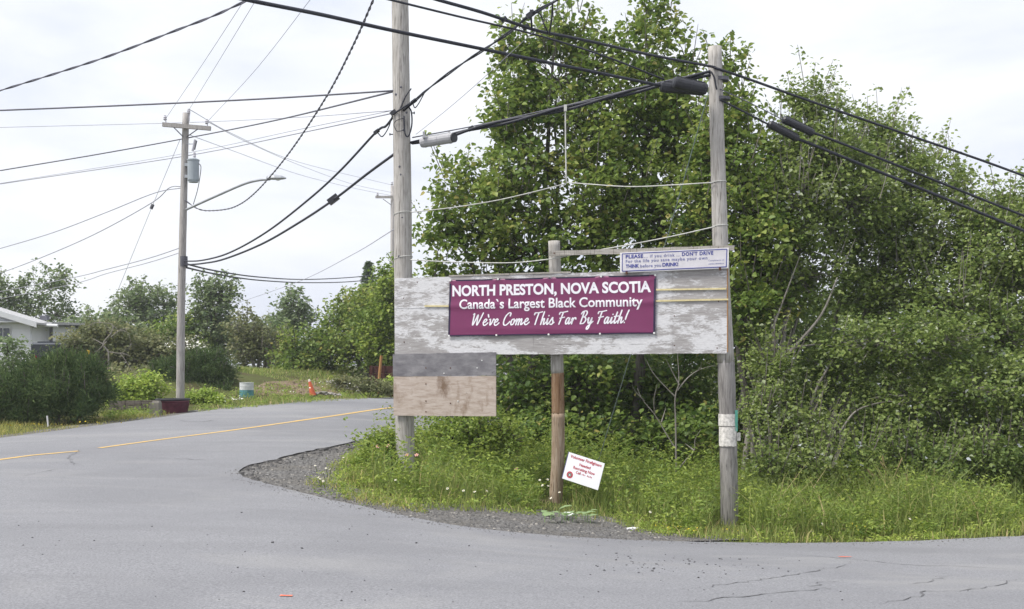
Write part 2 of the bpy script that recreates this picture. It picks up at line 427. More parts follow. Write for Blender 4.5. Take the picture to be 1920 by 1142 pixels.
def finish_obj(o, parent, label, cat, group, kind):
    COL.objects.link(o)
    if parent is not None: o.parent = parent
    if label: o['label'] = label
    if cat: o['category'] = cat
    if group: o['group'] = group
    if kind: o['kind'] = kind
    return o

def obj(name, mb, mat, parent=None, label=None, cat=None, group=None, kind=None, smooth=False, origin=None):
    """links the builder's world-space mesh as ONE object; origin defaults to its own base"""
    V = np.array(mb.v)
    if parent is not None: org = world_of(parent)
    elif origin is not None: org = np.array(origin, float)
    else:
        lo, hi = V.min(0), V.max(0); org = np.array([(lo[0] + hi[0]) / 2, (lo[1] + hi[1]) / 2, lo[2]])
    me = bpy.data.meshes.new(name)
    me.from_pydata([tuple(p) for p in (V - org)], [], mb.f)
    me.materials.append(MATS[mat])
    if smooth: me.polygons.foreach_set('use_smooth', [True] * len(me.polygons))
    me.update()
    o = bpy.data.objects.new(name, me)
    if parent is None:
        o.location = org; ORG[o.name] = org
    else:
        ORG[o.name] = org
    return finish_obj(o, parent, label, cat, group, kind)

ORG = {}
def world_of(o): return ORG[o.name]
def thing(name, at, label, cat, group=None):
    o = bpy.data.objects.new(name, None); o.empty_display_size = 0.2
    o.location = at; ORG[o.name] = np.array(at, float)
    return finish_obj(o, None, label, cat, group, None)

def raw_mesh(name, V, faces_k, tint=None, mat=None, parent=None, label=None, cat=None, kind=None, group=None, origin=None):
    """numpy mesh: V (n,3) world, faces_k (m,k) equal-sized polygons"""
    V = np.asarray(V, float)
    if parent is not None: org = world_of(parent)
    elif origin is not None: org = np.array(origin, float)
    else: org = np.array([V[:, 0].mean(), V[:, 1].mean(), V[:, 2].min()])
    me = bpy.data.meshes.new(name)
    m, k = faces_k.shape
    me.vertices.add(len(V)); me.vertices.foreach_set('co', (V - org).astype(np.float32).ravel())
    me.loops.add(m * k); me.loops.foreach_set('vertex_index', faces_k.astype(np.int32).ravel())
    me.polygons.add(m); me.polygons.foreach_set('loop_start', np.arange(0, m * k, k, dtype=np.int32))
    me.polygons.foreach_set('loop_total', np.full(m, k, np.int32))
    me.update(calc_edges=True)
    if tint is not None:
        at = me.attributes.new('tint', 'FLOAT', 'POINT'); at.data.foreach_set('value', np.asarray(tint, np.float32))
    me.materials.append(MATS[mat])
    o = bpy.data.objects.new(name, me)
    ORG[o.name] = org
    if parent is None: o.location = org
    return finish_obj(o, parent, label, cat, group, kind)

LEAF = np.array([(0, 0, 0), (0.40, 0.30, 0.10), (0.30, 0.62, 0.08), (0, 1.0, -0.12), (-0.30, 0.62, 0.08), (-0.40, 0.30, 0.10)])
LEAF_F = np.array([(0, 1, 2, 3), (0, 3, 4, 5)])
SLIM = LEAF * np.array([0.5, 1, 1]); NEEDLE = LEAF * np.array([0.16, 1, 0.6])

def leaf_arrays(pos, size, out=None, upbias=0.5, tmpl=LEAF, tint=None, droop=0.0):
    """one leaf at each pos, blade direction random around `out`"""
    n = len(pos)
    nrm = rng.normal(size=(n, 3)); nrm /= np.linalg.norm(nrm, axis=1)[:, None]
    nrm[:, 2] = np.abs(nrm[:, 2]) + upbias
    nrm /= np.linalg.norm(nrm, axis=1)[:, None]
    d = rng.normal(size=(n, 3))
    if out is not None: d = d * 0.6 + out
    d[:, 2] -= droop
    d -= nrm * np.sum(d * nrm, 1)[:, None]
    d /= (np.linalg.norm(d, axis=1)[:, None] + 1e-9)
    sx = np.cross(d, nrm)
    s = (size * rng.uniform(0.45, 1.35, n))[:, None, None]
    T = tmpl
    V = pos[:, None, :] + s * (sx[:, None, :] * T[None, :, 0, None] + d[:, None, :] * T[None, :, 1, None] + nrm[:, None, :] * T[None, :, 2, None])
    k = len(T)
    Fc = (LEAF_F[None] + (np.arange(n) * k)[:, None, None]).reshape(-1, 4)
    if tint is None: tint = rng.random(n)
    return V.reshape(-1, 3), Fc, np.repeat(np.clip(tint, 0, 1), k)

def merge(parts):
    Vs, Fs, Ts, o = [], [], [], 0
    for V, Fc, tt in parts:
        Vs.append(V); Fs.append(Fc + o); Ts.append(tt); o += len(V)
    return np.concatenate(Vs), np.concatenate(Fs), np.concatenate(Ts)

def curve_pts(a, b, n, sag=0.0, jit=0.0):
    a, b = np.array(a, float), np.array(b, float)
    out = []
    for i in range(n + 1):
        q = i / n
        p = a + (b - a) * q; p[2] += -4 * sag * q * (1 - q)
        if jit and 0 < i < n: p = p + rng.normal(size=3) * jit
        out.append(p)
    return out

def tree(name, label, cat, base, lobes, leaf_mat_, n_cl=120, per=45, leaf=0.10, crad=0.38, trunk_r=0.09, stems=1, bark='bark',
         group=None, tmpl=LEAF, upbias=0.5, shell=0.45, spread=0.35, hi_tint=0.5, twig=0.012, shoots=0, shoot_h=0.7, droop=0.2, flat=0.75):
    """base: world point; lobes: (px, py, depth, rx_px, ry_px, r_depth_m). Trunk(s), limbs to every lobe, twigs to every leaf clump."""
    base = np.array(base, float)
    T = thing(name, base, label, cat, group)
    L = []
    for (px, py, d, rx, ry, rd) in lobes:
        L.append((P(px, py, d), np.array([rx / F * d, rd, ry / F * d])))
    vol = np.array([np.prod(r) ** 0.75 for _, r in L]); vol /= vol.sum()
    tb = MB(); bb = MB()
    top = max(c[2] + 0.4 * r[2] for c, r in L)
    cen = np.mean([c for c, _ in L], axis=0)
    stem_pts = []
    for sidx in range(stems):
        bx = base + np.array([rng.normal() * 0.18, rng.normal() * 0.18, 0]) * (stems > 1)
        tgt = L[int(sidx * len(L) / stems) % len(L)][0] if stems > 1 else np.array([cen[0], cen[1], top])
        tgt = tgt.copy(); tgt[2] = max(tgt[2], base[2] + 0.55 * (top - base[2]))
        hh = tgt[2] - base[2]
        ctrl = []
        for q in np.linspace(0, 1, 9):
            p = bx + (tgt - bx) * np.array([q ** 1.25, q ** 1.25, q])
            p = p + np.array([rng.normal(), rng.normal(), 0]) * 0.03 * hh * (0 < q < 1) * 0.35
            ctrl.append(p)
        ctrl[0] = ctrl[0] - np.array([0, 0, 0.15])
        tr = trunk_r * (1 if stems == 1 else rng.uniform(0.55, 0.9))
        tb.tube(ctrl, [tr * (1 - 0.8 * q) * (1.25 if q == 0 else 1) for q in np.linspace(0, 1, 9)], 7, wob=0.06)
        stem_pts += [(p, tr * (1 - 0.8 * q)) for p, q in zip(ctrl, np.linspace(0, 1, 9))][1:]
    SP = np.array([p for p, _ in stem_pts]); SR = np.array([r for _, r in stem_pts])
    parts = []
    for (c, r), fr in zip(L, vol):
        dist = np.linalg.norm(SP - c, axis=1) + 1.2 * np.maximum(0, SP[:, 2] - (c[2] - 0.2 * r[2]))
        k = int(np.argmin(dist))
        limb = curve_pts(SP[k], c, 5, sag=0.06 * np.linalg.norm(c - SP[k]), jit=0.02 * np.linalg.norm(c - SP[k]))
        r0 = max(0.012, SR[k] * 0.65)
        bb.tube(limb, [r0 * (1 - 0.75 * q) for q in np.linspace(0, 1, 6)], 5)
        lim = np.array(limb[1:])
        n = max(3, int(round(n_cl * fr)))
        dv = rng.normal(size=(n, 3)); dv /= np.linalg.norm(dv, axis=1)[:, None]
        cc = c + dv * r * (rng.random(n) ** shell)[:, None]
        for j in range(n):
            p = cc[j]
            a = lim[int(np.argmin(np.linalg.norm(lim - p, axis=1) + 0.6 * np.maximum(0, lim[:, 2] - p[2])))]
            bb.tube(curve_pts(a, p, 3, sag=0.05 * np.linalg.norm(p - a), jit=0.03), [twig * 1.3, twig, twig * 0.7, twig * 0.4], 3, caps=False)
            m = max(4, int(per * rng.uniform(0.55, 1.45)))
            cr = crad * rng.uniform(0.6, 1.3)
            off = rng.normal(size=(m, 3)) * np.array([cr, cr, cr * flat]) * 0.55
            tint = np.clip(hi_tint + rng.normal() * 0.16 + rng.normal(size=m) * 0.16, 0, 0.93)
            tint[rng.random(m) < 0.015] = 1.0
            parts.append(leaf_arrays(p + off, leaf, out=off / (cr + 1e-6) * spread + dv[j] * 0.3, upbias=upbias, tmpl=tmpl, tint=tint, droop=droop))
    for j in range(shoots):                                   # upright leading shoots that break the outline
        c, r = L[int(rng.choice(len(L), p=vol))]
        dv = rng.normal(size=3); dv[2] = abs(dv[2]) + 0.25; dv /= np.linalg.norm(dv)
        p = c + dv * r * rng.uniform(0.75, 0.98)
        h_ = shoot_h * rng.uniform(0.5, 1.25); up_ = np.array([dv[0] * 0.45 + rng.normal() * 0.12, dv[1] * 0.3, 1.0]); up_ /= np.linalg.norm(up_)
        bb.tube([p - up_ * 0.2, p + up_ * h_ * 0.5, p + up_ * h_], [twig, twig * 0.7, twig * 0.35], 3, caps=False)
        m = int(26 * rng.uniform(0.7, 1.3) * h_ / 0.7); f_ = rng.random(m)
        off = rng.normal(size=(m, 3)) * np.array([1, 1, 0.6]) * (0.05 + 0.11 * (1 - f_))[:, None] * (shoot_h / 0.7)
        parts.append(leaf_arrays(p + up_ * h_ * f_[:, None] + off, leaf, out=off * 6, upbias=upbias, tmpl=tmpl, tint=np.clip(hi_tint + 0.08 + rng.normal(size=m) * 0.16, 0, 0.93), droop=droop))
    obj('trunk', tb, bark, T, smooth=True)
    obj('branches', bb, bark, T, kind='stuff')
    V, Fc, tt = merge(parts)
    raw_mesh('crown', V, Fc, tt, leaf_mat_, T, kind='stuff')
    return T

# ------------------------------------------------------------------ ground sheet, road, shoulder
def axis_coords(lo, hi, dlo, dhi, step, far):
    a = list(np.arange(dlo, dhi + 1e-6, step))
    x, st = dlo, step
    left = []
    while x > lo: st *= 1.35; x -= st; left.append(max(x, lo))
    x, st = dhi, step; right = []
    while x < hi: st *= 1.35; x += st; right.append(min(x, hi))
    return np.array(left[::-1] + a + right)
gx = axis_coords(-600, 600, -22, 18, 0.5, 1); gy = axis_coords(-300, 900, 0, 50, 0.5, 1)
XX, YY = np.meshgrid(gx, gy)
ZZ = ground(XX, YY)
nx, ny = len(gx), len(gy)
idx = np.arange(nx * ny).reshape(ny, nx)
quads = np.stack([idx[:-1, :-1], idx[:-1, 1:], idx[1:, 1:], idx[1:, :-1]], -1).reshape(-1, 4)
raw_mesh('ground', np.stack([XX.ravel(), YY.ravel(), ZZ.ravel()], 1), quads, None, 'soil_grass', kind='structure',
         label='grassy earth under the verge, lawn and woods', origin=(0, 0, 0))

def px_line(pix): return [tuple(G(a, b)[:2]) for a, b in pix]
def densify(pts, step, jit=0.0):
    out = []
    for a, b in zip(pts[:-1], pts[1:]):
        a, b = np.array(a), np.array(b); L = np.linalg.norm(b - a); n = max(1, int(L / step))
        nn = np.array([-(b - a)[1], (b - a)[0]]) / (L + 1e-9)
        for i in range(n):
            out.append(tuple(a + (b - a) * i / n + (nn * random.gauss(0, jit) if jit else 0)))
    out.append(tuple(pts[-1])); return out
def smooth_line(pts, it=2):
    p = [np.array(q, float) for q in pts]
    for _ in range(it):
        q = [p[0]]
        for a, b in zip(p[:-1], p[1:]): q += [a * 0.75 + b * 0.25, a * 0.25 + b * 0.75]
        p = q + [p[-1]]
    return [tuple(a) for a in p]

def sheet(name, poly, lift, mat, step=0.6, skirt=0.0, skirt_mat=None, parent=None, label=None, kind='structure', fade=None):
    poly = [tuple(map(float, p)) for p in poly]
    pa = np.array(poly)
    lo, hi = pa.min(0), pa.max(0)
    core = (np.maximum(lo, (-24, -4)), np.minimum(hi, (20, 60)))
    X, Y = np.meshgrid(np.arange(core[0][0], core[1][0], step), np.arange(core[0][1], core[1][1], step))
    q = np.stack([X.ravel(), Y.ravel()], 1)
    inside = np.zeros(len(q), bool)
    j = len(pa) - 1
    for i in range(len(pa)):
        xi, yi = pa[i]; xj, yj = pa[j]
        hit = ((yi > q[:, 1]) != (yj > q[:, 1])) & (q[:, 0] < (xj - xi) * (q[:, 1] - yi) / (yj - yi + 1e-12) + xi)
        inside ^= hit; j = i
    pts = [Vector(p) for p in poly] + [Vector(p) for p in q[inside]]
    n = len(poly)
    r = delaunay_2d_cdt(pts, [], [list(range(n))], 1, 1e-5)
    V2 = np.array([(v.x, v.y) for v in r[0]])
    z = ground(V2[:, 0], V2[:, 1]) + lift
    mb = MB(); mb.add(np.c_[V2, z], [tuple(f) for f in r[2]])
    o = obj(name, mb, mat, parent, label=label, kind=kind, origin=(0, 0, 0) if parent is None else None)
    if skirt:
        sk = MB()
        z0 = ground(pa[:, 0], pa[:, 1])
        vs = [(a, b, c + lift - 0.001) for (a, b), c in zip(poly, z0)] + [(a, b, c - 0.05) for (a, b), c in zip(poly, z0)]
        sk.add(vs, [(i, (i + 1) % n, n + (i + 1) % n, n + i) for i in range(n)])
        obj('pavement_edge', sk, skirt_mat, o)
    return o

def V2(p): return np.array(p)
near_edge_px = [(735, 815), (660, 833), (600, 845), (545, 857), (500, 868), (462, 878), (443, 888), (462, 901), (520, 917), (600, 938), (680, 955), (760, 973),
                (850, 990), (950, 1003), (1100, 1014), (1250, 1020), (1400, 1023), (1560, 1023), (1740, 1018), (1925, 1009)]
ne = px_line(near_edge_px)
e_far = [(-4.3, 37.5), (-3.7, 40.0), (-3.6, 46.0), (-5.0, 62.0)]
fe = px_line([(700, 748), (520, 760), (400, 771), (300, 785), (150, 805), (0, 824)])
last = np.array(fe[-1]); back = last - RD * 34
edge = [(3.5, 62.0), (1.6, 46.0), (0.4, 34.0), (-1.0, 26.5), ne[0]]
edge = densify(edge, 1.5) [:-1] + densify(smooth_line(ne, 1), 0.16, 0.02)
edge += [(9.5, 16.6), (14, 19.5), (24, 27), (45, 40), (45, -14), (-30, -14), tuple(back)]
edge += densify([tuple(back)] + fe[::-1], 0.5, 0.025)[1:] + e_far[1:]
road = sheet('road', edge, 0.035, 'asphalt', 0.6, 0.08, 'asphalt_edge', label='worn pale grey asphalt road and side road junction')

def ribbon(pts, width, lift, jit=0.0, taper=False):
    mb = MB(); pts = [np.array(p[:2], float) for p in pts]; n = len(pts); vs = []
    for i, p in enumerate(pts):
        d = pts[min(i + 1, n - 1)] - pts[max(i - 1, 0)]; d /= (np.linalg.norm(d) + 1e-9); nn = np.array([-d[1], d[0]])
        w = width * (1 + random.uniform(-jit, jit)) * (max(0.12, min(1, 6 * i / n, 6 * (n - 1 - i) / n)) if taper else 1) / 2
        for sg in (-1, 1):
            q = p + nn * w * sg; vs.append((q[0], q[1], gz(*q) + lift))
    return mb.add(vs, [(2 * i, 2 * i + 1, 2 * i + 3, 2 * i + 2) for i in range(n - 1)])
LIFT = 0.035
def gline(pix): return px_line(pix)
for pix in ([(-60, 874), (60, 858), (147, 850)], [(186, 844), (400, 815), (560, 792), (735, 767), (745, 766)]):
    ln = densify(gline(pix), 0.35)
    if pix[-1][0] > 700: ln += densify([ln[-1], (-2.0, 33.5), (-1.3, 40.0), (-1.0, 60.0)], 1.0)[1:]
    obj('centre_line', ribbon(ln, 0.13, LIFT + 0.005), 'yellow_paint', road, label='worn yellow centre line')
cracks = [([(1450, 1046), (1540, 1050), (1600, 1055), (1700, 1066), (1800, 1069), (1925, 1076)], 0.018),
          ([(1600, 1058), (1575, 1070), (1540, 1074), (1520, 1080), (1480, 1086), (1400, 1100), (1250, 1118)], 0.014),
          ([(1265, 1142), (1300, 1136), (1400, 1128), (1500, 1116), (1560, 1113), (1515, 1106), (1580, 1097)], 0.016),
          ([(1640, 1142), (1700, 1132), (1740, 1118), (1830, 1114), (1925, 1092)], 0.016),
          ([(1700, 1104), (1740, 1100), (1770, 1090), (1790, 1086)], 0.012),
          ([(405, 868), (300, 863), (230, 863)], 0.016), ([(150, 882), (105, 884), (70, 892), (40, 900)], 0.012),
          ([(186, 843), (150, 846), (128, 862), (135, 872), (155, 880)], 0.016),
          ([(1000, 1083), (1035, 1086)], 0.02), ([(330, 792), (380, 794), (410, 790)], 0.05)]
for pix, w in cracks:
    base = densify(gline(pix), 0.10)
    base = [(a + random.gauss(0, 0.022), b + random.gauss(0, 0.022)) for a, b in base]
    obj('crack', ribbon(base, w * 0.7, LIFT + 0.004, 0.7, True), 'asphalt_crack', road)
for a, b, w in ((1573, 1596, 1051), (525, 548, 1128)):
    obj('survey_mark', ribbon(densify(gline([(a, w), (b, w)]), 0.04), 0.05, LIFT + 0.006, 0.5), 'orange_paint', road, label='orange spray paint survey dash')

# gravel shoulder of the corner, inner side hidden under the weeds
gin = [(1400, 1014), (1300, 1002), (1210, 994), (1150, 972), (1050, 962), (900, 950), (790, 945), (720, 932), (665, 915), (640, 900), (660, 878), (690, 852), (716, 832), (745, 820)]
gpoly = densify(smooth_line(ne, 1)[0:-9], 0.2) + densify(px_line(gin), 0.2, 0.05)
gravel = sheet('gravel_shoulder', gpoly, 0.012, 'gravel', 0.3, label='dark grey gravel shoulder at the road corner')
fs = densify(fe, 0.5); fs2 = [(a + RN[0] * 0.7 + random.gauss(0, .06), b + RN[1] * 0.7) for a, b in fs]
sheet('far_gravel_shoulder', fs + fs2[::-1], 0.012, 'gravel', 0.5, label='narrow gravel strip along the far road edge')

def in_poly(pa, q):
    pa = np.array(pa); inside = np.zeros(len(q), bool); j = len(pa) - 1
    for i in range(len(pa)):
        xi, yi = pa[i]; xj, yj = pa[j]
        inside ^= ((yi > q[:, 1]) != (yj > q[:, 1])) & (q[:, 0] < (xj - xi) * (q[:, 1] - yi) / (yj - yi + 1e-12) + xi); j = i
    return inside
def scatter(poly, n):
    pa = np.array(poly); lo, hi = pa.min(0), pa.max(0); out = np.zeros((0, 2))
    while len(out) < n:
        q = rng.uniform(lo, hi, (n * 2, 2)); out = np.concatenate([out, q[in_poly(pa, q)]])
    return out[:n]
def stones(name, q, rlo, rhi, mat, lift, label):
    z = ground(q[:, 0], q[:, 1]); n = len(q)
    ico = np.array([(1, 0, -.4), (-.5, .87, -.4), (-.5, -.87, -.4), (.5, .6, .6), (-.75, 0, .55), (.4, -.65, .65)])
    fc = np.array([(0, 1, 3), (1, 4, 3), (1, 2, 4), (2, 5, 4), (2, 0, 5), (0, 3, 5), (3, 4, 5)])
    ph = rng.uniform(0, 6.28, n); r = rng.uniform(rlo, rhi, n) * rng.choice([0.7, 1, 1, 1.5], n)
    V = ico[None] * rng.uniform(0.6, 1.3, (n, 6, 1)) * r[:, None, None]
    c, s_ = np.cos(ph)[:, None], np.sin(ph)[:, None]
    W = np.stack([V[..., 0] * c - V[..., 1] * s_, V[..., 0] * s_ + V[..., 1] * c, V[..., 2] * 0.75], -1)
    W += np.c_[q, z + lift][:, None, :]
    Fc = (fc[None] + (np.arange(n) * 6)[:, None, None]).reshape(-1, 3)
    return raw_mesh(name, W.reshape(-1, 3), Fc, None, mat, kind='stuff', label=label, origin=(0, 0, 0))
gq = scatter(gpoly, 5200)
stones('loose_gravel', gq, 0.008, 0.022, 'pebble', 0.012, 'loose crushed stones covering the corner gravel shoulder')
stones('pale_gravel', scatter(gpoly, 500), 0.010, 0.024, 'stone', 0.012, 'scattered pale stones on the corner gravel shoulder')
pq = px_line([(random.gauss(1260, 110), random.gauss(1064, 14)) for _ in range(95)] + [(random.uniform(0, 1900), random.uniform(960, 1140)) for _ in range(110)])
pq = np.array([p for p in pq if in_poly(edge, np.array([p]))[0]])
stones('road_pebbles', pq, 0.004, 0.012, 'pebble_dark', LIFT + 0.002, 'small dark pebbles strewn over the asphalt')
grit = []
for p_ in densify(ne[5:], 0.05):
    for _ in range(3): grit.append((p_[0] + random.gauss(0, 0.05) - abs(random.gauss(0, 0.05)), p_[1] - abs(random.gauss(0, 0.22))))
stones('edge_grit', np.array(grit), 0.004, 0.011, 'pebble', LIFT + 0.001, 'fine grit washed along the asphalt edge')
dl = scatter(densify(ne[:8], 0.3) + [tuple(np.array(p) + (0.35, -0.25)) for p in ne[:8]][::-1], 260)
stones('edge_crumbs', dl, 0.02, 0.05, 'asphalt_edge', 0.01, 'crumbled asphalt lumps along the broken road edge')
# ------------------------------------------------------------------ utility poles
UP = np.array([0, 0, 1.0])
def down_to_ground(p, extra=0.35):
    q = np.array(p, float); q[2] = gz(q[0], q[1]) - extra; return q
def cat_rom(pts, n=8):
    pts = [np.array(p, float) for p in pts]
    if len(pts) < 3: return curve_pts(pts[0], pts[-1], n)
    q = [2 * pts[0] - pts[1]] + pts + [2 * pts[-1] - pts[-2]]
    out = []
    for i in range(1, len(q) - 2):
        for k in range(n):
            t_ = k / n
            out.append(0.5 * ((2 * q[i]) + (-q[i - 1] + q[i + 1]) * t_ + (2 * q[i - 1] - 5 * q[i] + 4 * q[i + 1] - q[i + 2]) * t_ ** 2 + (-q[i - 1] + 3 * q[i] - 3 * q[i + 1] + q[i + 2]) * t_ ** 3))
    out.append(pts[-1]); return out
def resample(pts, n):
    pts = np.array(pts); s_ = np.r_[0, np.cumsum(np.linalg.norm(np.diff(pts, axis=0), axis=1))]
    q = np.linspace(0, s_[-1], n); return np.stack([np.interp(q, s_, pts[:, k]) for k in range(3)], 1)

S0 = np.array([-1.877, 18.2]); SE = np.array([0.9337, -0.358, 0.0]); SN = np.array([-0.358, -0.9337, 0.0])
def SU(px):
    k = (px - 960) / F; return (k * S0[1] - S0[0]) / (SE[0] - k * SE[1])
def SPt(px, py, off=0.0):
    u = SU(px); y = S0[1] + SE[1] * u
    return np.array([S0[0] + SE[0] * u, y, H + (HZ - py) / F * y]) + SN * off

DL, DR, DF = 18.33, 16.48, 31.0
def long_pole(mb, pix, d, rs, n=14, seg=10):
    pts = cat_rom([P(a, b, d) for a, b in pix], seg); pts = resample(pts, 26)
    z = pts[:, 2]; r = np.interp(z, [z.min(), z.max()], [rs[0], rs[1]])
    mb.tube(pts, list(r), n, wob=0.02); return pts

lp = thing('utility_pole', G(760, 880), 'thick pale grey wooden utility pole holding the left end of the signboard', 'utility pole')
mb = MB(); b = P(760, 878, DL)
lpts = long_pole(mb, [(745, -360), (750, 0), (754, 300), (757, 600), (760, 878), (760.5, 925)], DL, (0.155, 0.128))
obj('shaft', mb, 'pole_wood', lp, smooth=True)
for py_, a in ((167, 0.1), (180, -0.7), (214, 0.9), (247, 0.5), (330, 0.1), (410, 0.3), (482, -0.2), (315, -0.1), (62, -0.4)):
    mb = MB(); c = P(752, py_, DL) + np.array([a * 0.10, -0.128 * math.sqrt(1 - a * a * 0.5), 0]); mb.lathe(c, [(0.02, -0.02), (0.02, 0.012), (0.008, 0.018)], 6, (a * 0.4, -1, 0))
    obj('bolt', mb, 'metal_dark', lp)
for py_, sd_ in ((212, 1), (252, -1)):
    mb = MB(); c = P(754 + 17 * sd_, py_, DL); mb.tube([c, c + np.array([0.06 * sd_, -0.01, 0])], 0.010, 6); mb.lathe(c + np.array([0.05 * sd_, -0.01, 0]), [(0.022, -0.008), (0.022, 0.008)], 6, (1, 0, 0))
    obj('step_bolt', mb, 'metal_dark', lp)

rp = thing('utility_pole', G(1369, 985), 'short weathered pole with torn notices holding the right end of the signboard', 'utility pole')
mb = MB()
long_pole(mb, [(1340, 88), (1346, 300), (1353, 520), (1361, 680)], DR, (0.1225, 0.098))
obj('upper_shaft', mb, 'pole_wood', rp, smooth=True)
mb = MB()
rlow = long_pole(mb, [(1361, 672), (1365, 800), (1368, 985), (1369, 1030)], DR, (0.130, 0.1225))
obj('lower_shaft', mb, 'pole_wood_dark', rp, smooth=True)
mb = MB(); c = P(1352, 148, DR); mb.lathe(c - np.array([0, 0, 0.03]), [(0.115, 0), (0.115, 0.05)], 12); obj('band', mb, 'metal_dark', rp)
mb = MB(); c = P(1354, 184, DR); mb.lathe(c - np.array([0, 0, 0.03]), [(0.118, 0), (0.118, 0.04)], 12); obj('band', mb, 'metal_dark', rp)

mp_ = thing('sign_post', G(1043, 950), 'brown log post with a bare orange patch under the signboard middle', 'post')
DM = 17.45
for nm, pix, rr, mt in (('upper_section', [(1039, 452), (1042, 560), (1045, 700)], (0.099, 0.092), 'pole_wood'),
                        ('stripped_section', [(1045.5, 699), (1046.5, 776)], (0.1005, 0.0985), 'pole_wood_orange'),
                        ('lower_section', [(1046.5, 775), (1046, 860), (1041, 950), (1040, 1000)], (0.106, 0.101), 'pole_wood_brown')):
    mb = MB(); long_pole(mb, pix, DM, rr); obj(nm, mb, mt, mp_, smooth=True)

# ------------------------------------------------------------------ signboard, banner, lower plywood
u0, u1 = SU(740), SU(1363)
ZB, ZT = H + 0.145, H + 1.366
def sq(u, z, off=0.0): return np.array([S0[0] + SE[0] * u, S0[1] + SE[1] * u, z]) + SN * off
sb = thing('signboard', sq((u0 + u1) / 2, ZB), 'long white plywood signboard with peeling paint nailed across the poles', 'signboard')
def panel(nm, ua, ub, za, zb, th, off, mat, parent, dz=0.0, label=None):
    """a plank with chipped edges; dz raises the right end"""
    n = 22; bot, top = [], []
    for i in range(n + 1):
        q = i / n; j = 0.004
        bot.append((ua + (ub - ua) * q, za + dz * q + random.uniform(-j, j * 0.4)))
        top.append((ua + (ub - ua) * q, zb + dz * q + random.uniform(-j * 0.4, j)))
    mb = MB(); o = sq(0, 0, off - th)
    mb.prism(bot + top[::-1], SE, UP, o, th, SN)
    return obj(nm, mb, mat, parent, label=label)
hh = ZT - ZB
ua, ub = SU(1000), SU(1262)
gap = 0.003
for (a, b_, za, zb, of) in ((u0, ua - gap, ZB, ZB + 0.60 * hh, 0.0), (u0, ua - gap, ZB + 0.60 * hh + 0.004, ZB + 0.785 * hh, 0.004), (u0, ua - gap, ZB + 0.785 * hh + 0.004, ZT, 0.001),
                           (ua, ub - gap, ZB, ZB + 0.115 * hh, 0.004), (ua, ub - gap, ZB + 0.115 * hh + 0.004, ZT, 0.0), (ub, u1, ZB + 0.004, ZT + 0.004, 0.003)):
    panel('panel', a, b_, za, zb, 0.024, of, 'peeling_paint', sb)
mb = MB(); c = sq((u0 + u1) / 2, (ZB + ZT) / 2, -0.032); mb.box(c, (SE, SN, UP), ((u1 - u0) / 2 - 0.05, 0.006, hh / 2 - 0.03)); obj('backing', mb, 'timber', sb)
mb = MB(); mb.box(sq((SU(842) + SU(1070)) / 2, ZT + 0.012, -0.01), (SE, SN, UP), ((SU(1070) - SU(842)) / 2, 0.02, 0.012)); obj('top_batten', mb, 'beam_wood', sb)
mb = MB(); mb.box(sq(u1 + 0.007, (ZB + ZT) / 2 + 0.02, -0.012), (SE, SN, UP), (0.005, 0.016, hh / 2)); obj('edge_strip', mb, 'stake_wood', sb)
def nail_row(parent, us, zs, off):
    for a, z in zip(us, zs):
        mb = MB(); mb.lathe(sq(a, z, off), [(0.010, -0.006), (0.010, 0.002), (0.004, 0.004)], 6, SN); obj('nail', mb, 'rust', parent)
nail_row(sb, [u0 + 0.16, u0 + 0.17, ub + 0.02, ub + 0.02, u1 - 0.12, u1 - 0.14, u0 + 0.4], [ZB + 0.9, ZB + 0.2, ZB + 0.55, ZB + 0.12, ZB + 0.75, ZB + 0.08, ZB + 1.15], 0.004)

lb = thing('plywood_panel', SPt(836, 779), 'bare plywood panel with a grey upper band hung below the signboard', 'plywood panel')
wa, wb = SU(738), SU(931)
z1 = SPt(738, 664)[2]; z1r = SPt(931, 660)[2]; z0 = SPt(740, 779)[2]; zm = SPt(738, 706)[2]
dz = z1r - z1
panel('upper_board', wa, wb, zm + 0.002, z1, 0.02, 0.028, 'ply_dark', lb, dz * 0.8)
panel('lower_board', wa + 0.012, wb, z0, zm - 0.002, 0.02, 0.026, 'ply_pale', lb, dz * 0.6)
for q, (a, b_) in enumerate(((905, 676), (896, 690), (834, 700), (860, 752), (800, 690), (800, 720), (800, 752), (846, 690), (846, 756), (800, 772))):
    mb = MB(); c = SPt(a, b_, 0.03); mb.lathe(c, [(0.011, -0.004), (0.011, 0.002), (0.004, 0.004)], 6, SN); obj('nail', mb, 'grommet' if q < 4 else 'rust', lb)

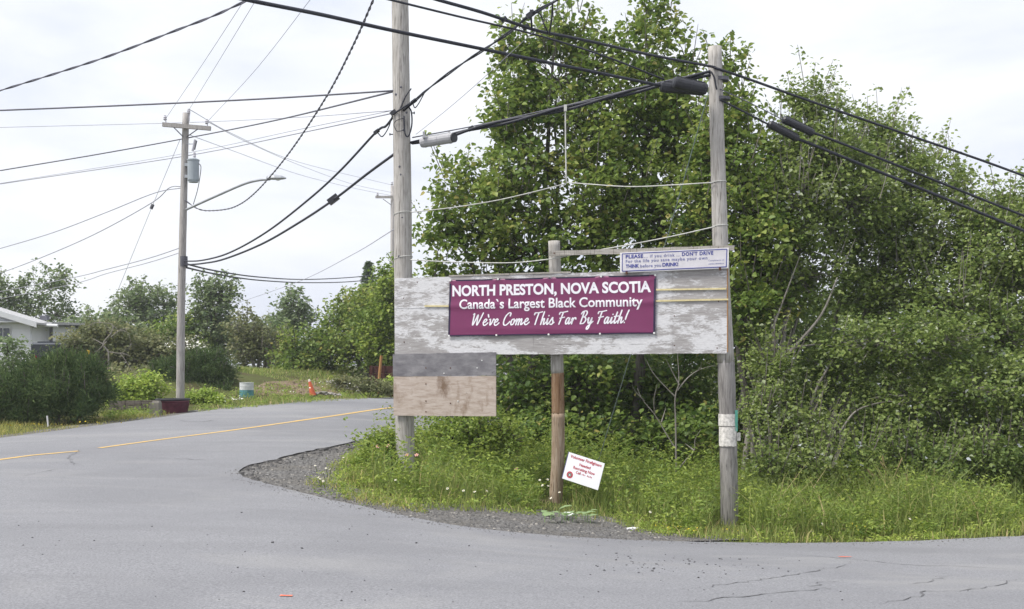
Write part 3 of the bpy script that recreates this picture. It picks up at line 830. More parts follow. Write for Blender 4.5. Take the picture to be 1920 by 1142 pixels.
# banner: a vinyl sheet that bulges over the tie running behind it
BC = [np.array([SU(a), SPt(a, b_)[2]]) for a, b_ in ((841.5, 631), (1229, 626), (1231, 515), (844.5, 525))]
def bmap(s_, t_):
    q = BC[0] * (1 - s_) * (1 - t_) + BC[1] * s_ * (1 - t_) + BC[2] * s_ * t_ + BC[3] * (1 - s_) * t_
    o = 0.016 + 0.004 * math.sin(9 * s_ + 2.2 * t_) + 0.003 * math.sin(23 * s_ + 5 * t_ + 1.0)
    o += 0.013 * math.exp(-((t_ - 0.535) / 0.055) ** 2) * (0.65 + 0.35 * math.cos(2.0 * math.pi * (s_ - 0.1)))
    o += 0.008 * math.exp(-((t_ - 0.16 + 0.12 * s_) / 0.05) ** 2) * max(0, math.sin(3.0 * s_))
    for sc_, e in ((0.0, 1), (0.25, 1), (0.5, 1), (0.75, 1), (1.0, 1)):     # tension folds from the grommets
        r_ = math.hypot((s_ - sc_) * 3.3, 1 - t_)
        o += 0.006 * math.exp(-r_ * 5) * math.cos(7 * math.atan2((s_ - sc_) * 3.3, 1.001 - t_))
    if s_ > 0.72: o += 0.007 * math.exp(-((t_ - 0.72 - 0.75 * (s_ - 0.72)) / 0.035) ** 2) * (s_ - 0.72) * 3
    sag = 0.0045 * (abs(math.sin(4 * math.pi * s_)))
    q = q + np.array([0, -sag * (2 * t_ - 1)])
    return q, o
def bpoint(s_, t_, lift=0.0):
    q, o = bmap(s_, t_); return sq(q[0], q[1], 0.008 + o + lift)
bn = thing('banner', sq((BC[0][0] + BC[1][0]) / 2, BC[0][1]), 'maroon vinyl banner with white lettering naming the community', 'banner')
ns, nt = 96, 30
mb = MB(); mb.add([bpoint(i / ns, j / nt) for j in range(nt + 1) for i in range(ns + 1)],
                  [(j * (ns + 1) + i, j * (ns + 1) + i + 1, (j + 1) * (ns + 1) + i + 1, (j + 1) * (ns + 1) + i) for j in range(nt) for i in range(ns)])
bo = obj('sheet', mb, 'banner_vinyl', bn, smooth=True)
sm = bo.modifiers.new('thickness', 'SOLIDIFY'); sm.thickness = 0.002; sm.offset = -1
for (sa, sb_, ta, tb_) in ((0, 0.009, 0, 1), (0.991, 1, 0, 1), (0, 1, 0.977, 1), (0, 1, 0, 0.02)):
    mb = MB(); n1_, n2_ = (3, 40) if sb_ - sa < 0.5 else (96, 2)
    mb.add([bpoint(sa + (sb_ - sa) * i / n1_, ta + (tb_ - ta) * j / n2_, 0.0015) for j in range(n2_ + 1) for i in range(n1_ + 1)],
           [(j * (n1_ + 1) + i, j * (n1_ + 1) + i + 1, (j + 1) * (n1_ + 1) + i + 1, (j + 1) * (n1_ + 1) + i) for j in range(n2_) for i in range(n1_)])
    obj('hem', mb, 'banner_hem', bn)
for s_ in (0.004, 0.246, 0.502, 0.747, 0.996):
    for t_ in (0.99, 0.012):
        mb = MB(); mb.lathe(bpoint(s_, t_, 0.001), [(0.016, 0), (0.016, 0.003), (0.007, 0.004)], 10, SN); obj('grommet', mb, 'grommet', bn)
for pa_, pb_ in (((797, 574), (846, 574)), ((1229, 543.5), (1362, 541.5)), ((1229, 564.5), (1366, 561.5))):
    mb = MB(); a_, b_ = SPt(*pa_, 0.016), SPt(*pb_, 0.016); mb.box((a_ + b_) / 2, ((b_ - a_) / np.linalg.norm(b_ - a_), SN, UP), (np.linalg.norm(b_ - a_) / 2, 0.006, 0.012))
    obj('tie_strap', mb, 'tie_cream', bn)

def text_geo(body, bold=0.0, spacing=1.0):
    cu = bpy.data.curves.new('txt', 'FONT'); cu.body = body; cu.offset = bold; cu.space_character = spacing; cu.resolution_u = 4
    o = bpy.data.objects.new('txt', cu); COL.objects.link(o)
    bpy.context.view_layer.update()
    me = bpy.data.meshes.new_from_object(o.evaluated_get(bpy.context.evaluated_depsgraph_get()))
    V = np.array([v.co[:2] for v in me.vertices]); fs_ = [tuple(p.vertices) for p in me.polygons]
    bpy.data.objects.remove(o); bpy.data.curves.remove(cu); bpy.data.meshes.remove(me)
    return V, fs_
CAP = text_geo('H')[0][:, 1].max()
def refine(V, fs_, maxlen):
    bm = bmesh.new(); vv = [bm.verts.new((*p, 0)) for p in V]
    for f in fs_:
        try: bm.faces.new([vv[i] for i in f])
        except ValueError: pass
    bmesh.ops.triangulate(bm, faces=bm.faces[:])
    for _ in range(4):
        es = [e for e in bm.edges if e.calc_length() > maxlen]
        if not es: break
        bmesh.ops.subdivide_edges(bm, edges=es, cuts=1)
        bmesh.ops.triangulate(bm, faces=bm.faces[:])
    bm.verts.index_update()
    out = np.array([v.co[:2] for v in bm.verts]), [tuple(v.index for v in f.verts) for f in bm.faces]
    bm.free(); return out

def to_banner_uv(px, py):
    """banner (s, t) of a photograph pixel, by Newton steps on the bilinear map"""
    u, z = SU(px), SPt(px, py)[2]; s_, t_ = 0.5, 0.5
    for _ in range(12):
        q = BC[0] * (1 - s_) * (1 - t_) + BC[1] * s_ * (1 - t_) + BC[2] * s_ * t_ + BC[3] * (1 - s_) * t_
        ds = (BC[1] - BC[0]) * (1 - t_) + (BC[2] - BC[3]) * t_; dt = (BC[3] - BC[0]) * (1 - s_) + (BC[2] - BC[1]) * s_
        d = np.linalg.solve(np.array([ds, dt]).T, np.array([u, z]) - q); s_ += d[0]; t_ += d[1]
    return np.array([s_, t_])
def banner_text(V, fs_, cap, left, right, cappx, nm='lettering'):
    """V baseline y=0; maps x extent to left..right baseline pixels"""
    a, b_ = to_banner_uv(*left), to_banner_uv(*right); up_ = to_banner_uv(left[0], left[1] - cappx) - a
    x0, x1 = V[:, 0].min(), V[:, 0].max()
    mb = MB(); mb.add([bpoint(*(a + (b_ - a) * (x - x0) / (x1 - x0) + up_ * y / cap), 0.004) for x, y in V], fs_)
    obj(nm, mb, 'banner_white', bn)
V, fs_ = text_geo('NORTH PRESTON, NOVA SCOTIA', 0.036, 1.0); V, fs_ = refine(V, fs_, 0.13)
banner_text(V, fs_, CAP, (849.5, 555), (1221.5, 547), 18.5)
V, fs_ = text_geo('Canada`s Largest Black Community', 0.018, 1.0); V, fs_ = refine(V, fs_, 0.13)
banner_text(V, fs_, CAP, (863, 579.3), (1206, 574), 17.2)

GL = {  # brush script: strokes on a 1.0 cap height
 'W': (0.86, [[(0.02, .88), (.10, .94), (.08, .5), (.10, .03), (.26, .42), (.42, .86), (.42, .4), (.46, .03), (.66, .5), (.82, 1.0)]]),
 'e': (0.40, [[(0.02, .22), (.20, .28), (.29, .42), (.20, .51), (.08, .38), (.05, .14), (.15, .0), (.28, .05), (.42, .2)]]),
 '`': (0.08, [[(-.10, .86), (-.02, .66)]]),
 'v': (0.38, [[(.0, .46), (.07, .48), (.09, .2), (.12, .02), (.24, .22), (.33, .50), (.40, .44)]]),
 'C': (0.58, [[(.50, .72), (.52, .92), (.38, .97), (.16, .72), (.06, .32), (.12, .04), (.30, .0), (.48, .16), (.56, .28)]]),
 'o': (0.38, [[(.24, .48), (.10, .42), (.04, .2), (.10, .01), (.24, .08), (.30, .32), (.22, .49), (.28, .38), (.42, .4)]]),
 'm': (0.64, [[(.0, .3), (.06, .48), (.08, .3), (.06, .0)], [(.07, .18), (.20, .46), (.27, .42), (.25, .0)], [(.26, .18), (.40, .46), (.47, .42), (.45, .1), (.50, .01), (.64, .18)]]),
 'T': (0.56, [[(.02, .78), (.06, .92), (.3, .93), (.62, 1.0)], [(.36, .94), (.27, .5), (.20, .0)]]),
 'h': (0.44, [[(.18, 1.0), (.10, .5), (.05, .0)], [(.07, .16), (.20, .45), (.28, .42), (.26, .1), (.31, .01), (.45, .18)]]),
 'i': (0.24, [[(.02, .22), (.08, .48), (.06, .12), (.11, .0), (.25, .18)], [(.12, .68), (.125, .70)]]),
 's': (0.36, [[(.0, .16), (.18, .54), (.20, .40), (.27, .18), (.20, .0), (.06, .03)], [(.2, .02), (.36, .16)]]),
 'F': (0.52, [[(.0, .78), (.05, .92), (.28, .93), (.60, 1.0)], [(.28, .93), (.20, .5), (.10, .0)], [(.10, .47), (.24, .50), (.44, .54)]]),
 'a': (0.44, [[(.30, .42), (.18, .50), (.06, .32), (.05, .08), (.13, .0), (.24, .18), (.31, .48), (.28, .12), (.33, .0), (.46, .18)]]),
 'r': (0.36, [[(.0, .3), (.07, .48), (.08, .3), (.06, .0)], [(.07, .2), (.17, .43), (.27, .49), (.33, .38)]]),
 'B': (0.54, [[(.22, .94), (.14, .5), (.06, .0)], [(.02, .78), (.12, .94), (.36, 1.0), (.46, .84), (.34, .58), (.16, .52), (.36, .5), (.44, .28), (.30, .04), (.06, .0)]]),
 'y': (0.42, [[(.0, .3), (.07, .48), (.06, .16), (.13, .03), (.25, .2), (.33, .48), (.26, .0), (.16, -.38), (.05, -.42), (.06, -.24), (.26, -.02), (.44, .18)]]),
 't': (0.28, [[(.17, .86), (.09, .4), (.07, .08), (.13, .0), (.28, .18)], [(.0, .52), (.30, .56)]]),
 '!': (0.2, [[(.24, 1.0), (.14, .6), (.10, .28)], [(.06, .03), (.065, .05)]]),
 ' ': (0.27, [])}
def script_geo(body, wd=0.105, slant=0.20):
    V, fs_, x = [], [], 0.0
    for ch in body:
        adv, strokes = GL[ch]
        for st in strokes:
            pts = np.array([(p[0], p[1], 0) for p in st]); pts = np.array(cat_rom(pts, 6) if len(pts) > 2 else curve_pts(pts[0], pts[1], 2))
            n = len(pts); o = len(V)
            for i in range(n):
                d = pts[min(i + 1, n - 1)] - pts[max(i - 1, 0)]; d = d[:2] / (np.linalg.norm(d[:2]) + 1e-9)
                w = wd * (0.75 + 0.35 * abs(d[1])) / 2
                nn = np.array([-d[1], d[0]])
                for sg in (-1, 1):
                    q = pts[i][:2] + nn * w * sg; V.append((x + q[0] + slant * q[1], q[1]))
            fs_ += [(o + 2 * i, o + 2 * i + 1, o + 2 * i + 3, o + 2 * i + 2) for i in range(n - 1)]
            for e in (0, n - 1):                                    # round ends
                c = pts[e][:2]; k0 = len(V)
                for k in range(8):
                    V.append((x + c[0] + slant * c[1] + wd * 0.5 * math.cos(k * math.pi / 4), c[1] + wd * 0.5 * math.sin(k * math.pi / 4)))
                fs_.append(tuple(range(k0, k0 + 8)))
        x += adv * 1.08
    return np.array(V), fs_
V, fs_ = script_geo('We`ve Come This Far By Faith!')
banner_text(V, fs_, 1.0, (886, 611), (1182, 606), 23.5, 'script_lettering')

# small drink-driving sign and the beam it hangs from
bm_ = thing('timber_beam', SPt(1205, 470), 'grey timber rail from the log post across the right pole', 'beam')
a_, b_ = SPt(1031, 475.5, 0.018), SPt(1377, 465, 0.018); ex = (b_ - a_) / np.linalg.norm(b_ - a_)
mb = MB(); n = 20; L = np.linalg.norm(b_ - a_)
upv = np.cross(SN, ex); upv = upv if upv[2] > 0 else -upv
bot = [(L * i / n, -0.038 + random.uniform(-.003, .003)) for i in range(n + 1)]; topp = [(L * i / n, 0.036 + random.uniform(-.003, .003)) for i in range(n + 1)]
mb.prism(bot + topp[::-1], ex, upv, a_ - SN * 0.02, 0.038, SN); obj('rail', mb, 'beam_wood', bm_)
for q in (0.03, 0.92):
    mb = MB(); mb.lathe(a_ + ex * L * q + SN * 0.018, [(0.012, -0.004), (0.012, 0.003)], 6, SN); obj('nail', mb, 'rust', bm_)
ds = thing('warning_sign', SPt(1266, 508, 0.06), 'small pale metal sign with blue lettering against drinking and driving', 'sign')
def quad_plate(corners, off, th, mat, parent, nm):
    pts = [SPt(a, b_, off) for a, b_ in corners]; mb = MB()
    mb.add(pts + [p - SN * th for p in pts], [(0, 1, 2, 3), (7, 6, 5, 4), (0, 4, 5, 1), (1, 5, 6, 2), (2, 6, 7, 3), (3, 7, 4, 0)]); return obj(nm, mb, mat, parent)
SC_ = [(1164.5, 512), (1367, 503.5), (1368, 465), (1164.5, 474.5)]
quad_plate(SC_, 0.060, 0.012, 'sign_rim', ds, 'plate')
quad_plate([(1169.5, 508.5), (1363, 500.3), (1364, 468.3), (1169.5, 477.2)], 0.0625, 0.002, 'sign_plate', ds, 'face')
bd = [(1168.8, 509.2), (1363.4, 500.9), (1364.4, 467.9), (1168.8, 476.8)]
for i in range(4):
    a_, b_ = SPt(*bd[i], 0.064), SPt(*bd[(i + 1) % 4], 0.064); d = (b_ - a_) / np.linalg.norm(b_ - a_)
    mb = MB(); mb.box((a_ + b_) / 2, (d, SN, np.cross(d, SN)), (np.linalg.norm(b_ - a_) / 2, 0.001, 0.006)); obj('border', mb, 'sign_blue', ds)
for a_ in ((1177, 512), (1351.5, 504.5)):
    mb = MB(); mb.box(SPt(*a_, 0.05), (SE, SN, UP), (0.014, 0.022, 0.022)); obj('bracket', mb, 'rust', ds)
def sign_text(body, bold, left, right, cap, mat, spacing=1.0, off=0.0655):
    V, fs_ = text_geo(body, bold, spacing); x0, x1 = V[:, 0].min(), V[:, 0].max()
    a, b_ = SPt(*left, off), SPt(*right, off); up_ = SPt(left[0], left[1] - cap, off) - a
    mb = MB(); mb.add([a + (b_ - a) * (x - x0) / (x1 - x0) + up_ * y / CAP for x, y in V], fs_); obj('lettering', mb, mat, ds, kind='stuff')
sl = -0.044
for body, bold, x0_, x1_, y_, cap, mt, sp in (('PLEASE', 0.034, 1175.3, 1208, 485.3, 6.3, 'sign_blue', 1.1), ('... if you drink ...', 0.022, 1210, 1277, 484, 5.4, 'sign_blue_faded', 1.25),
        ("DON'T DRIVE", 0.034, 1280.5, 1339, 480.6, 6.3, 'sign_blue', 1.15), ('For the life you save maybe your own', 0.022, 1175.3, 1328, 493.6, 5.4, 'sign_blue_faded', 1.2),
        ('THINK', 0.036, 1175.3, 1200.3, 503.2, 6.2, 'sign_blue', 1.0), ('before you', 0.022, 1202.5, 1241.5, 502.2, 5.4, 'sign_blue_faded', 1.1), ('DRINK!', 0.036, 1244, 1273.5, 500.4, 6.2, 'sign_blue', 1.0),
        ('Compliments of', 0.0, 1330, 1359, 490.6, 2.8, 'sign_blue_faded', 1.0)):
    sign_text(body, bold, (x0_, y_), (x1_, y_ + sl * (x1_ - x0_)), cap, mt, sp)

mb = MB()                                     # faded illegible second line of the small print
x_ = 1330.0
while x_ < 1359:
    w_ = random.uniform(0.8, 1.8); y_ = 496.6 + sl * (x_ - 1330); h_ = random.uniform(1.4, 2.6)
    mb.add([SPt(x_, y_, 0.0655), SPt(x_ + w_, y_ + sl * w_, 0.0655), SPt(x_ + w_, y_ - h_, 0.0655), SPt(x_ + 0.3, y_ - h_, 0.0655)], [(0, 1, 2, 3)]); x_ += w_ + random.uniform(0.5, 1.2)
obj('worn_print', mb, 'sign_blue_faded', ds, kind='stuff')
# fallen volunteer sign
fsn = thing('volunteer_sign', G(1090, 935), 'small white volunteer firefighters sign hanging askew beside the log post', 'sign')
FC = [P(1066.8, 847.5, 17.2), P(1133.8, 868.9, 16.95), P(1120.6, 918, 16.9), P(1054, 897, 17.15)]
fu, fv = FC[1] - FC[0], FC[3] - FC[0]; fn = np.cross(fv, fu); fn /= np.linalg.norm(fn)
if fn[1] > 0: fn = -fn
def fpt(s_, t_, o=0.0): return FC[0] + fu * s_ + fv * t_ + fn * o
mb = MB(); pts = [fpt(0, 0), fpt(1, 0), fpt(1, 1), fpt(0, 1)]; mb.add(pts + [p - fn * 0.012 for p in pts], [(0, 1, 2, 3), (7, 6, 5, 4), (0, 4, 5, 1), (1, 5, 6, 2), (2, 6, 7, 3), (3, 7, 4, 0)]); obj('plate', mb, 'fire_sign', fsn)
mb = MB(); mb.box(fpt(-0.008, 0.5, -0.006), (fu / np.linalg.norm(fu), fn, fv / np.linalg.norm(fv)), (0.005, 0.008, np.linalg.norm(fv) / 2)); obj('edge', mb, 'fire_edge', fsn)
for body, a0, a1, tb_, cap in (('Volunteer Firefighters', 0.07, 0.94, 0.17, 0.105), ('Needed', 0.36, 0.67, 0.37, 0.10), ('Recruiting Now', 0.22, 0.82, 0.53, 0.10), ('Call', 0.32, 0.45, 0.67, 0.09)):
    V, fs_ = text_geo(body, 0.02); x0, x1 = V[:, 0].min(), V[:, 0].max()
    mb = MB(); mb.add([fpt(a0 + (a1 - a0) * (x - x0) / (x1 - x0), tb_ - cap * y / CAP, 0.003) for x, y in V], fs_); obj('lettering', mb, 'fire_red', fsn, kind='stuff')
mb = MB()                                     # the rest of that line is worn past reading
for k in range(8):
    if k == 3: continue
    a0 = 0.485 + k * 0.037; y0, y1 = 0.67 - random.uniform(0, 0.02), 0.60 + random.uniform(0, 0.025)
    mb.add([fpt(a0, y0, 0.003), fpt(a0 + random.uniform(0.010, 0.022), y0, 0.003), fpt(a0 + random.uniform(0.014, 0.026), y1, 0.003), fpt(a0 + 0.004, y1, 0.003)], [(0, 1, 2, 3)])
obj('worn_print', mb, 'fire_red', fsn, kind='stuff')
wr = np.linalg.norm(fv) / np.linalg.norm(fu)
ring = [(0.176 + 0.085 * math.cos(a) * k, 0.787 + 0.085 * math.sin(a) * k / wr) for k in (1.0, 0.62) for a in np.linspace(0, 2 * math.pi, 25)[:-1]]
mb = MB(); mb.add([fpt(a, b_, 0.003) for a, b_ in ring], [(i, (i + 1) % 24, 24 + (i + 1) % 24, 24 + i) for i in range(24)]); obj('emblem_ring', mb, 'fire_red', fsn)
mb = MB(); mb.add([fpt(0.176 + 0.05 * math.cos(a), 0.787 + 0.05 * math.sin(a) / wr, 0.003) for a in np.linspace(0, 2 * math.pi, 17)[:-1]], [tuple(range(16))]); obj('emblem_centre', mb, 'emblem_grey', fsn)
mb = MB(); mb.add([fpt(0.176, 0.75, 0.005), fpt(0.205, 0.82, 0.005), fpt(0.147, 0.82, 0.005)], [(0, 1, 2)]); obj('emblem_mark', mb, 'paper_white', fsn)

# notices stapled round the right pole
def wrap(nm, label, px_c, py0, py1, a0, a1, mat, r=0.134, curl=0.0):
    mb = MB(); n, m = 10, 5; c0, c1 = P(px_c, py0, DR), P(px_c, py1, DR); vs = []
    for j in range(m + 1):
        c = c0 + (c1 - c0) * j / m
        for i in range(n + 1):
            th = a0 + (a1 - a0) * i / n; rr = r + curl * max(0, i / n - 0.6) ** 2 * 6 + random.uniform(0, 0.003)
            vs.append(c + np.array([math.sin(th) * rr, -math.cos(th) * rr, random.uniform(-.004, .004)]))
    mb.add(vs, [(j * (n + 1) + i, j * (n + 1) + i + 1, (j + 1) * (n + 1) + i + 1, (j + 1) * (n + 1) + i) for j in range(m) for i in range(n)])
    o = obj(nm, mb, mat, label=label, cat='notice', group='notices on the right pole')
    s2 = o.modifiers.new('thickness', 'SOLIDIFY'); s2.thickness = 0.002; return o
wrap('paper_notice', 'torn white paper notice, the upper one stapled on the right pole', 1364.5, 776, 798, -1.5, 0.72, 'paper_white')
wrap('paper_notice', 'torn white paper notice, the lower one stapled on the right pole', 1365.5, 800, 836, -1.5, 0.80, 'paper_white')
wrap('paper_notice', 'teal green paper notice round the side of the right pole', 1364.5, 769, 808, 0.66, 1.7, 'paper_teal', 0.139)
wrap('paper_notice', 'grey paper flap curling off the right pole below the teal notice', 1365.5, 811, 826, 0.9, 1.7, 'paper_white', 0.137, 0.045)

# ------------------------------------------------------------------ far pole with lamp and transformer, farther poles
fp = thing('utility_pole', G(338, 772), 'slim grey utility pole with crossarm standing in the red tub', 'utility pole')
mb = MB(); long_pole(mb, [(348.5, 212), (345, 350), (340, 560), (338, 745), (337.5, 785)], DF, (0.115, 0.088)); obj('shaft', mb, 'pole_grey', fp, smooth=True)
ca, cb = P(305, 233.5, DF - 0.15), P(395, 241, DF - 0.15)
mb = MB(); d = (cb - ca) / np.linalg.norm(cb - ca); mb.box((ca + cb) / 2, (d, np.array([0, 1.0, 0]), np.cross(d, (0, 1, 0))), (np.linalg.norm(cb - ca) / 2, 0.045, 0.055)); arm = obj('crossarm', mb, 'pole_grey', fp)
for pa_, pb_ in (((326, 239), (343, 256)), ((371, 242), (350, 257))):
    mb = MB(); mb.tube([P(*pa_, DF - 0.2), P(*pb_, DF - 0.12)], 0.015, 5); obj('brace', mb, 'metal_dark', fp)
for pa_, up_ in (((311, 233), 12), ((389, 240), 12), ((355, 228), 24)):
    c = P(*pa_, DF - 0.15); k = up_ / F * DF
    mb = MB(); mb.tube([c, c + np.array([0, 0, k * 0.7])], 0.014, 5); mb.lathe(c + np.array([-0.02, 0, k * 0.6]), [(0.03, 0), (0.055, 0.03), (0.03, 0.05), (0.05, 0.08), (0.03, 0.11), (0.035, 0.13)], 8); obj('insulator', mb, 'porcelain', fp)
mb = MB(); mb.tube([P(354, 228, DF - 0.1), P(355.5, 209, DF - 0.1)], 0.02, 5); obj('pin', mb, 'metal_dark', fp)
mb = MB(); c = P(344, 500, DF); mb.lathe(c, [(0.115, 0), (0.115, 0.28)], 12); obj('cable_band', mb, 'metal_dark', fp)

tr = thing('transformer', P(362, 342, DF - 0.12), 'grey pole transformer can hanging beside the far pole', 'transformer')
c = P(362.5, 342, DF - 0.12); hT = 44 / F * DF; rT = 10.5 / F * DF
mb = MB(); mb.lathe(c, [(rT * 0.85, 0), (rT * 0.86, 0.02), (rT, 0.06), (rT * 1.02, hT * 0.9), (rT * 1.1, hT * 0.92), (rT * 1.1, hT * 0.96), (rT * 0.6, hT * 1.02)], 18); obj('tank', mb, 'transformer_paint', tr, smooth=False)
mb = MB(); mb.lathe(c + np.array([0.03, 0, hT]), [(0.05, 0), (0.03, 0.05), (0.045, 0.07), (0.025, 0.12), (0.04, 0.14), (0.015, 0.2)], 8); obj('bushing', mb, 'porcelain', tr)
for k in (0.25, 0.75):
    mb = MB(); mb.box(c + np.array([-0.17, 0.02, hT * k]), ((1, 0, 0), (0, 1, 0), (0, 0, 1)), (0.06, 0.05, 0.04)); obj('hanger', mb, 'metal_grey', tr)
mb = MB(); mb.tube(cat_rom([c + np.array([rT, -0.02, hT * 0.8]), c + np.array([rT + 0.06, -0.02, hT * 0.6]), c + np.array([rT - 0.02, -0.02, -0.15]), c + np.array([0, 0, -0.6])]), 0.01, 4); obj('lead', mb, 'cable_black', tr)
fc_ = thing('fuse_cutout', P(362, 276, DF - 0.1), 'slanted fuse cutout above the transformer', 'fuse')
mb = MB(); mb.tube([P(361, 283, DF - 0.1), P(366, 262, DF - 0.1)], 0.035, 8); obj('body', mb, 'porcelain', fc_)
mb = MB(); mb.tube([P(365, 281, DF - 0.18), P(369, 264, DF - 0.18)], 0.016, 6); obj('fuse_tube', mb, 'metal_dark', fc_)
mb = MB(); mb.tube([P(346, 270, DF - 0.05), P(362, 270, DF - 0.1)], 0.012, 5); obj('bracket', mb, 'metal_grey', fc_)

sl_ = thing('street_lamp', P(352, 394, DF - 0.1), 'street lamp on a long curved arm from the far pole', 'street lamp')
mb = MB(); ap = cat_rom([P(349, 393, DF - 0.1), P(400, 370, DF - 0.6), P(455, 346, DF - 1.1), P(484, 338, DF - 1.4), P(506, 336, DF - 1.6)]); mb.tube(ap, 0.035, 8); obj('arm', mb, 'metal_grey', sl_, smooth=True)
c = P(518, 334.5, DF - 1.65); mb = MB()
hs = [(-0.25, 0.05, 0.05), (-0.19, 0.11, 0.09), (-0.03, 0.13, 0.10), (0.14, 0.11, 0.075), (0.25, 0.05, 0.03)]
vs = []
for (x_, w_, h_) in hs:
    for k in range(10):
        th = 2 * math.pi * k / 10; vs.append(c + np.array([x_, w_ * math.cos(th), max(-0.25, math.sin(th)) * h_]))
mb.add(vs, [(i * 10 + k, i * 10 + (k + 1) % 10, (i + 1) * 10 + (k + 1) % 10, (i + 1) * 10 + k) for i in range(4) for k in range(10)] + [tuple(range(9, -1, -1)), tuple(range(40, 50))]); obj('housing', mb, 'metal_grey', sl_)
mb = MB(); mb.lathe(c + np.array([0.04, 0, -0.055]), [(0.03, 0), (0.075, 0.02), (0.09, 0.045)], 12); obj('lens', mb, 'lamp_glass', sl_)
mb = MB(); mb.lathe(c + np.array([-0.14, 0, 0.05]), [(0.03, 0), (0.03, 0.05), (0.02, 0.06)], 8); obj('photocell', mb, 'metal_grey', sl_)

f2 = thing('utility_pole', (P(735, 690, 68)[0], 68, gz(P(735, 690, 68)[0], 68)), 'distant thin utility pole just left of the near left pole', 'utility pole')
mb = MB(); mb.tube([P(735.5, 348, 68), P(735.5, 500, 68), down_to_ground(P(735.5, 700, 68))], [0.10, 0.12, 0.14], 8); obj('shaft', mb, 'pole_grey', f2, smooth=True)
mb = MB(); mb.box(P(723, 369.5, 67.8), ((1, 0, 0), (0, 1, 0), (0, 0, 1)), (19 / F * 68, 0.05, 0.07)); obj('crossarm', mb, 'pole_grey', f2)
for a, b_ in ((708, 367), (735, 347)):
    mb = MB(); mb.lathe(P(a, b_, 67.8), [(0.05, 0), (0.08, 0.06), (0.04, 0.1), (0.06, 0.16), (0.03, 0.2)], 8); obj('insulator', mb, 'porcelain', f2)
mb = MB(); mb.tube([P(718, 373, 67.8), P(733, 384, 67.9)], 0.02, 5); obj('brace', mb, 'metal_dark', f2)

# ------------------------------------------------------------------ overhead lines
def cable(name, label, pix, r, mat, n=7, sides=6, strands=1, pitch=0.4, cat='cable', group='overhead lines'):
    pts = cat_rom([P(*q) for q in pix], n)
    r = r * (0.86 if r > 0.012 else 1.0)
    mb = MB()
    if strands == 1: mb.tube(pts, r, sides)
    else:
        L = np.sum(np.linalg.norm(np.diff(np.array(pts), axis=0), axis=1)); m = int(L / pitch * 8)
        q = resample(pts, m)
        for k in range(strands):
            ph = 2 * math.pi * k / strands + np.linspace(0, L / pitch * 2 * math.pi, m)
            d = np.gradient(q, axis=0); d /= np.linalg.norm(d, axis=1)[:, None]
            a = np.cross(d, UP); a /= np.linalg.norm(a, axis=1)[:, None]; b2 = np.cross(a, d)
            mb.tube(q + (a * np.cos(ph)[:, None] + b2 * np.sin(ph)[:, None]) * r * 1.05, r, 5)
    return obj(name, mb, mat, label=label, cat=cat, group=group, smooth=True)

cable('overhead_cable', 'thick black cable bundle strung between the two sign poles', [(771, 268, DL), (850, 254, 18.1), (880, 243, 18.0), (960, 226, 17.7), (1060, 203, 17.45), (1150, 181, 17.1), (1240, 158, 16.8), (1310, 142, 16.55), (1332, 137, DR - 0.06)], 0.028, 'cable_black', strands=2, pitch=2.2)
cable('support_strand', 'thin steel strand lashed along the bundle between the two sign poles', [(773, 258, DL), (900, 234, 18.0), (1060, 198, 17.45), (1240, 154, 16.8), (1332, 134, DR)], 0.010, 'cable_grey')
cable('overhead_cable', 'thick black cable crossing in front of the left pole to the black splice cases', [(380, -22, 11.0), (465, 0, 11.6), (600, 27, 12.6), (735, 57, 13.5), (900, 91, 14.5), (1080, 128, 15.4), (1240, 161, 16.25)], 0.026, 'cable_black')
cable('overhead_cable', 'medium black cable slanting from the top edge to the black splice cases', [(640, -22, 11.8), (725, -2, 12.4), (860, 31, 13.4), (1000, 64, 14.3), (1130, 104, 15.4), (1245, 149, 16.2)], 0.015, 'cable_black')
cable('overhead_cable', 'uppermost black cable running to the top of the right pole', [(740, -25, 12.0), (815, -2, 12.4), (900, 22, 12.8), (960, 42, 13.2), (1010, 58, 13.5), (1100, 76, 14.2), (1220, 103, 15.3), (1330, 124, 16.3), (1342, 128, DR - 0.13)], 0.022, 'cable_black')
cable('overhead_cable', 'uppermost black cable descending right from the right pole top', [(1342, 128, DR - 0.13), (1400, 147, 16.6), (1520, 190, 16.95), (1700, 252, 17.5), (1850, 304, 18.0), (1990, 356, 18.4)], 0.022, 'cable_black')
cable('overhead_cable', 'black twisted cable rising from the left pole past the top edge', [(756, 208, DL - 0.14), (776, 191, 18.1), (800, 169, 17.6), (860, 124, 16.4), (915, 88, 15.2), (960, 57, 14.1), (985, 35, 13.5), (1010, 19, 13.0), (1045, 0, 12.5), (1090, -22, 11.9)], 0.013, 'cable_black', strands=2, pitch=2.6)
cable('jumper_wire', 'short vertical black jumper between the crossing cables at top', [(1036, 4, 12.6), (1035, 30, 12.9), (1030, 64, 13.6)], 0.011, 'cable_black')
cable('jumper_wire', 'looping black jumper between the crossing cables at top', [(1005, 22, 13.0), (1013, 27, 13.1), (1020, 45, 13.4), (1028, 62, 13.55)], 0.009, 'cable_black')
cable('jumper_wire', 'short black jumper hanging below the cable clamp near the top', [(995, 18, 13.3), (996, 35, 13.35), (997, 52, 13.4)], 0.012, 'cable_black')
cable('overhead_cable', 'upper black cable sagging from the left pole to the far pole', [(742, 212, DL - 0.05), (724, 236, 18.9), (705, 248, 19.4), (640, 318, 21.0), (580, 373, 22.8), (500, 435, 25.2), (430, 474, 27.8), (380, 488, 29.6), (346, 490, DF - 0.1)], 0.024, 'cable_black')
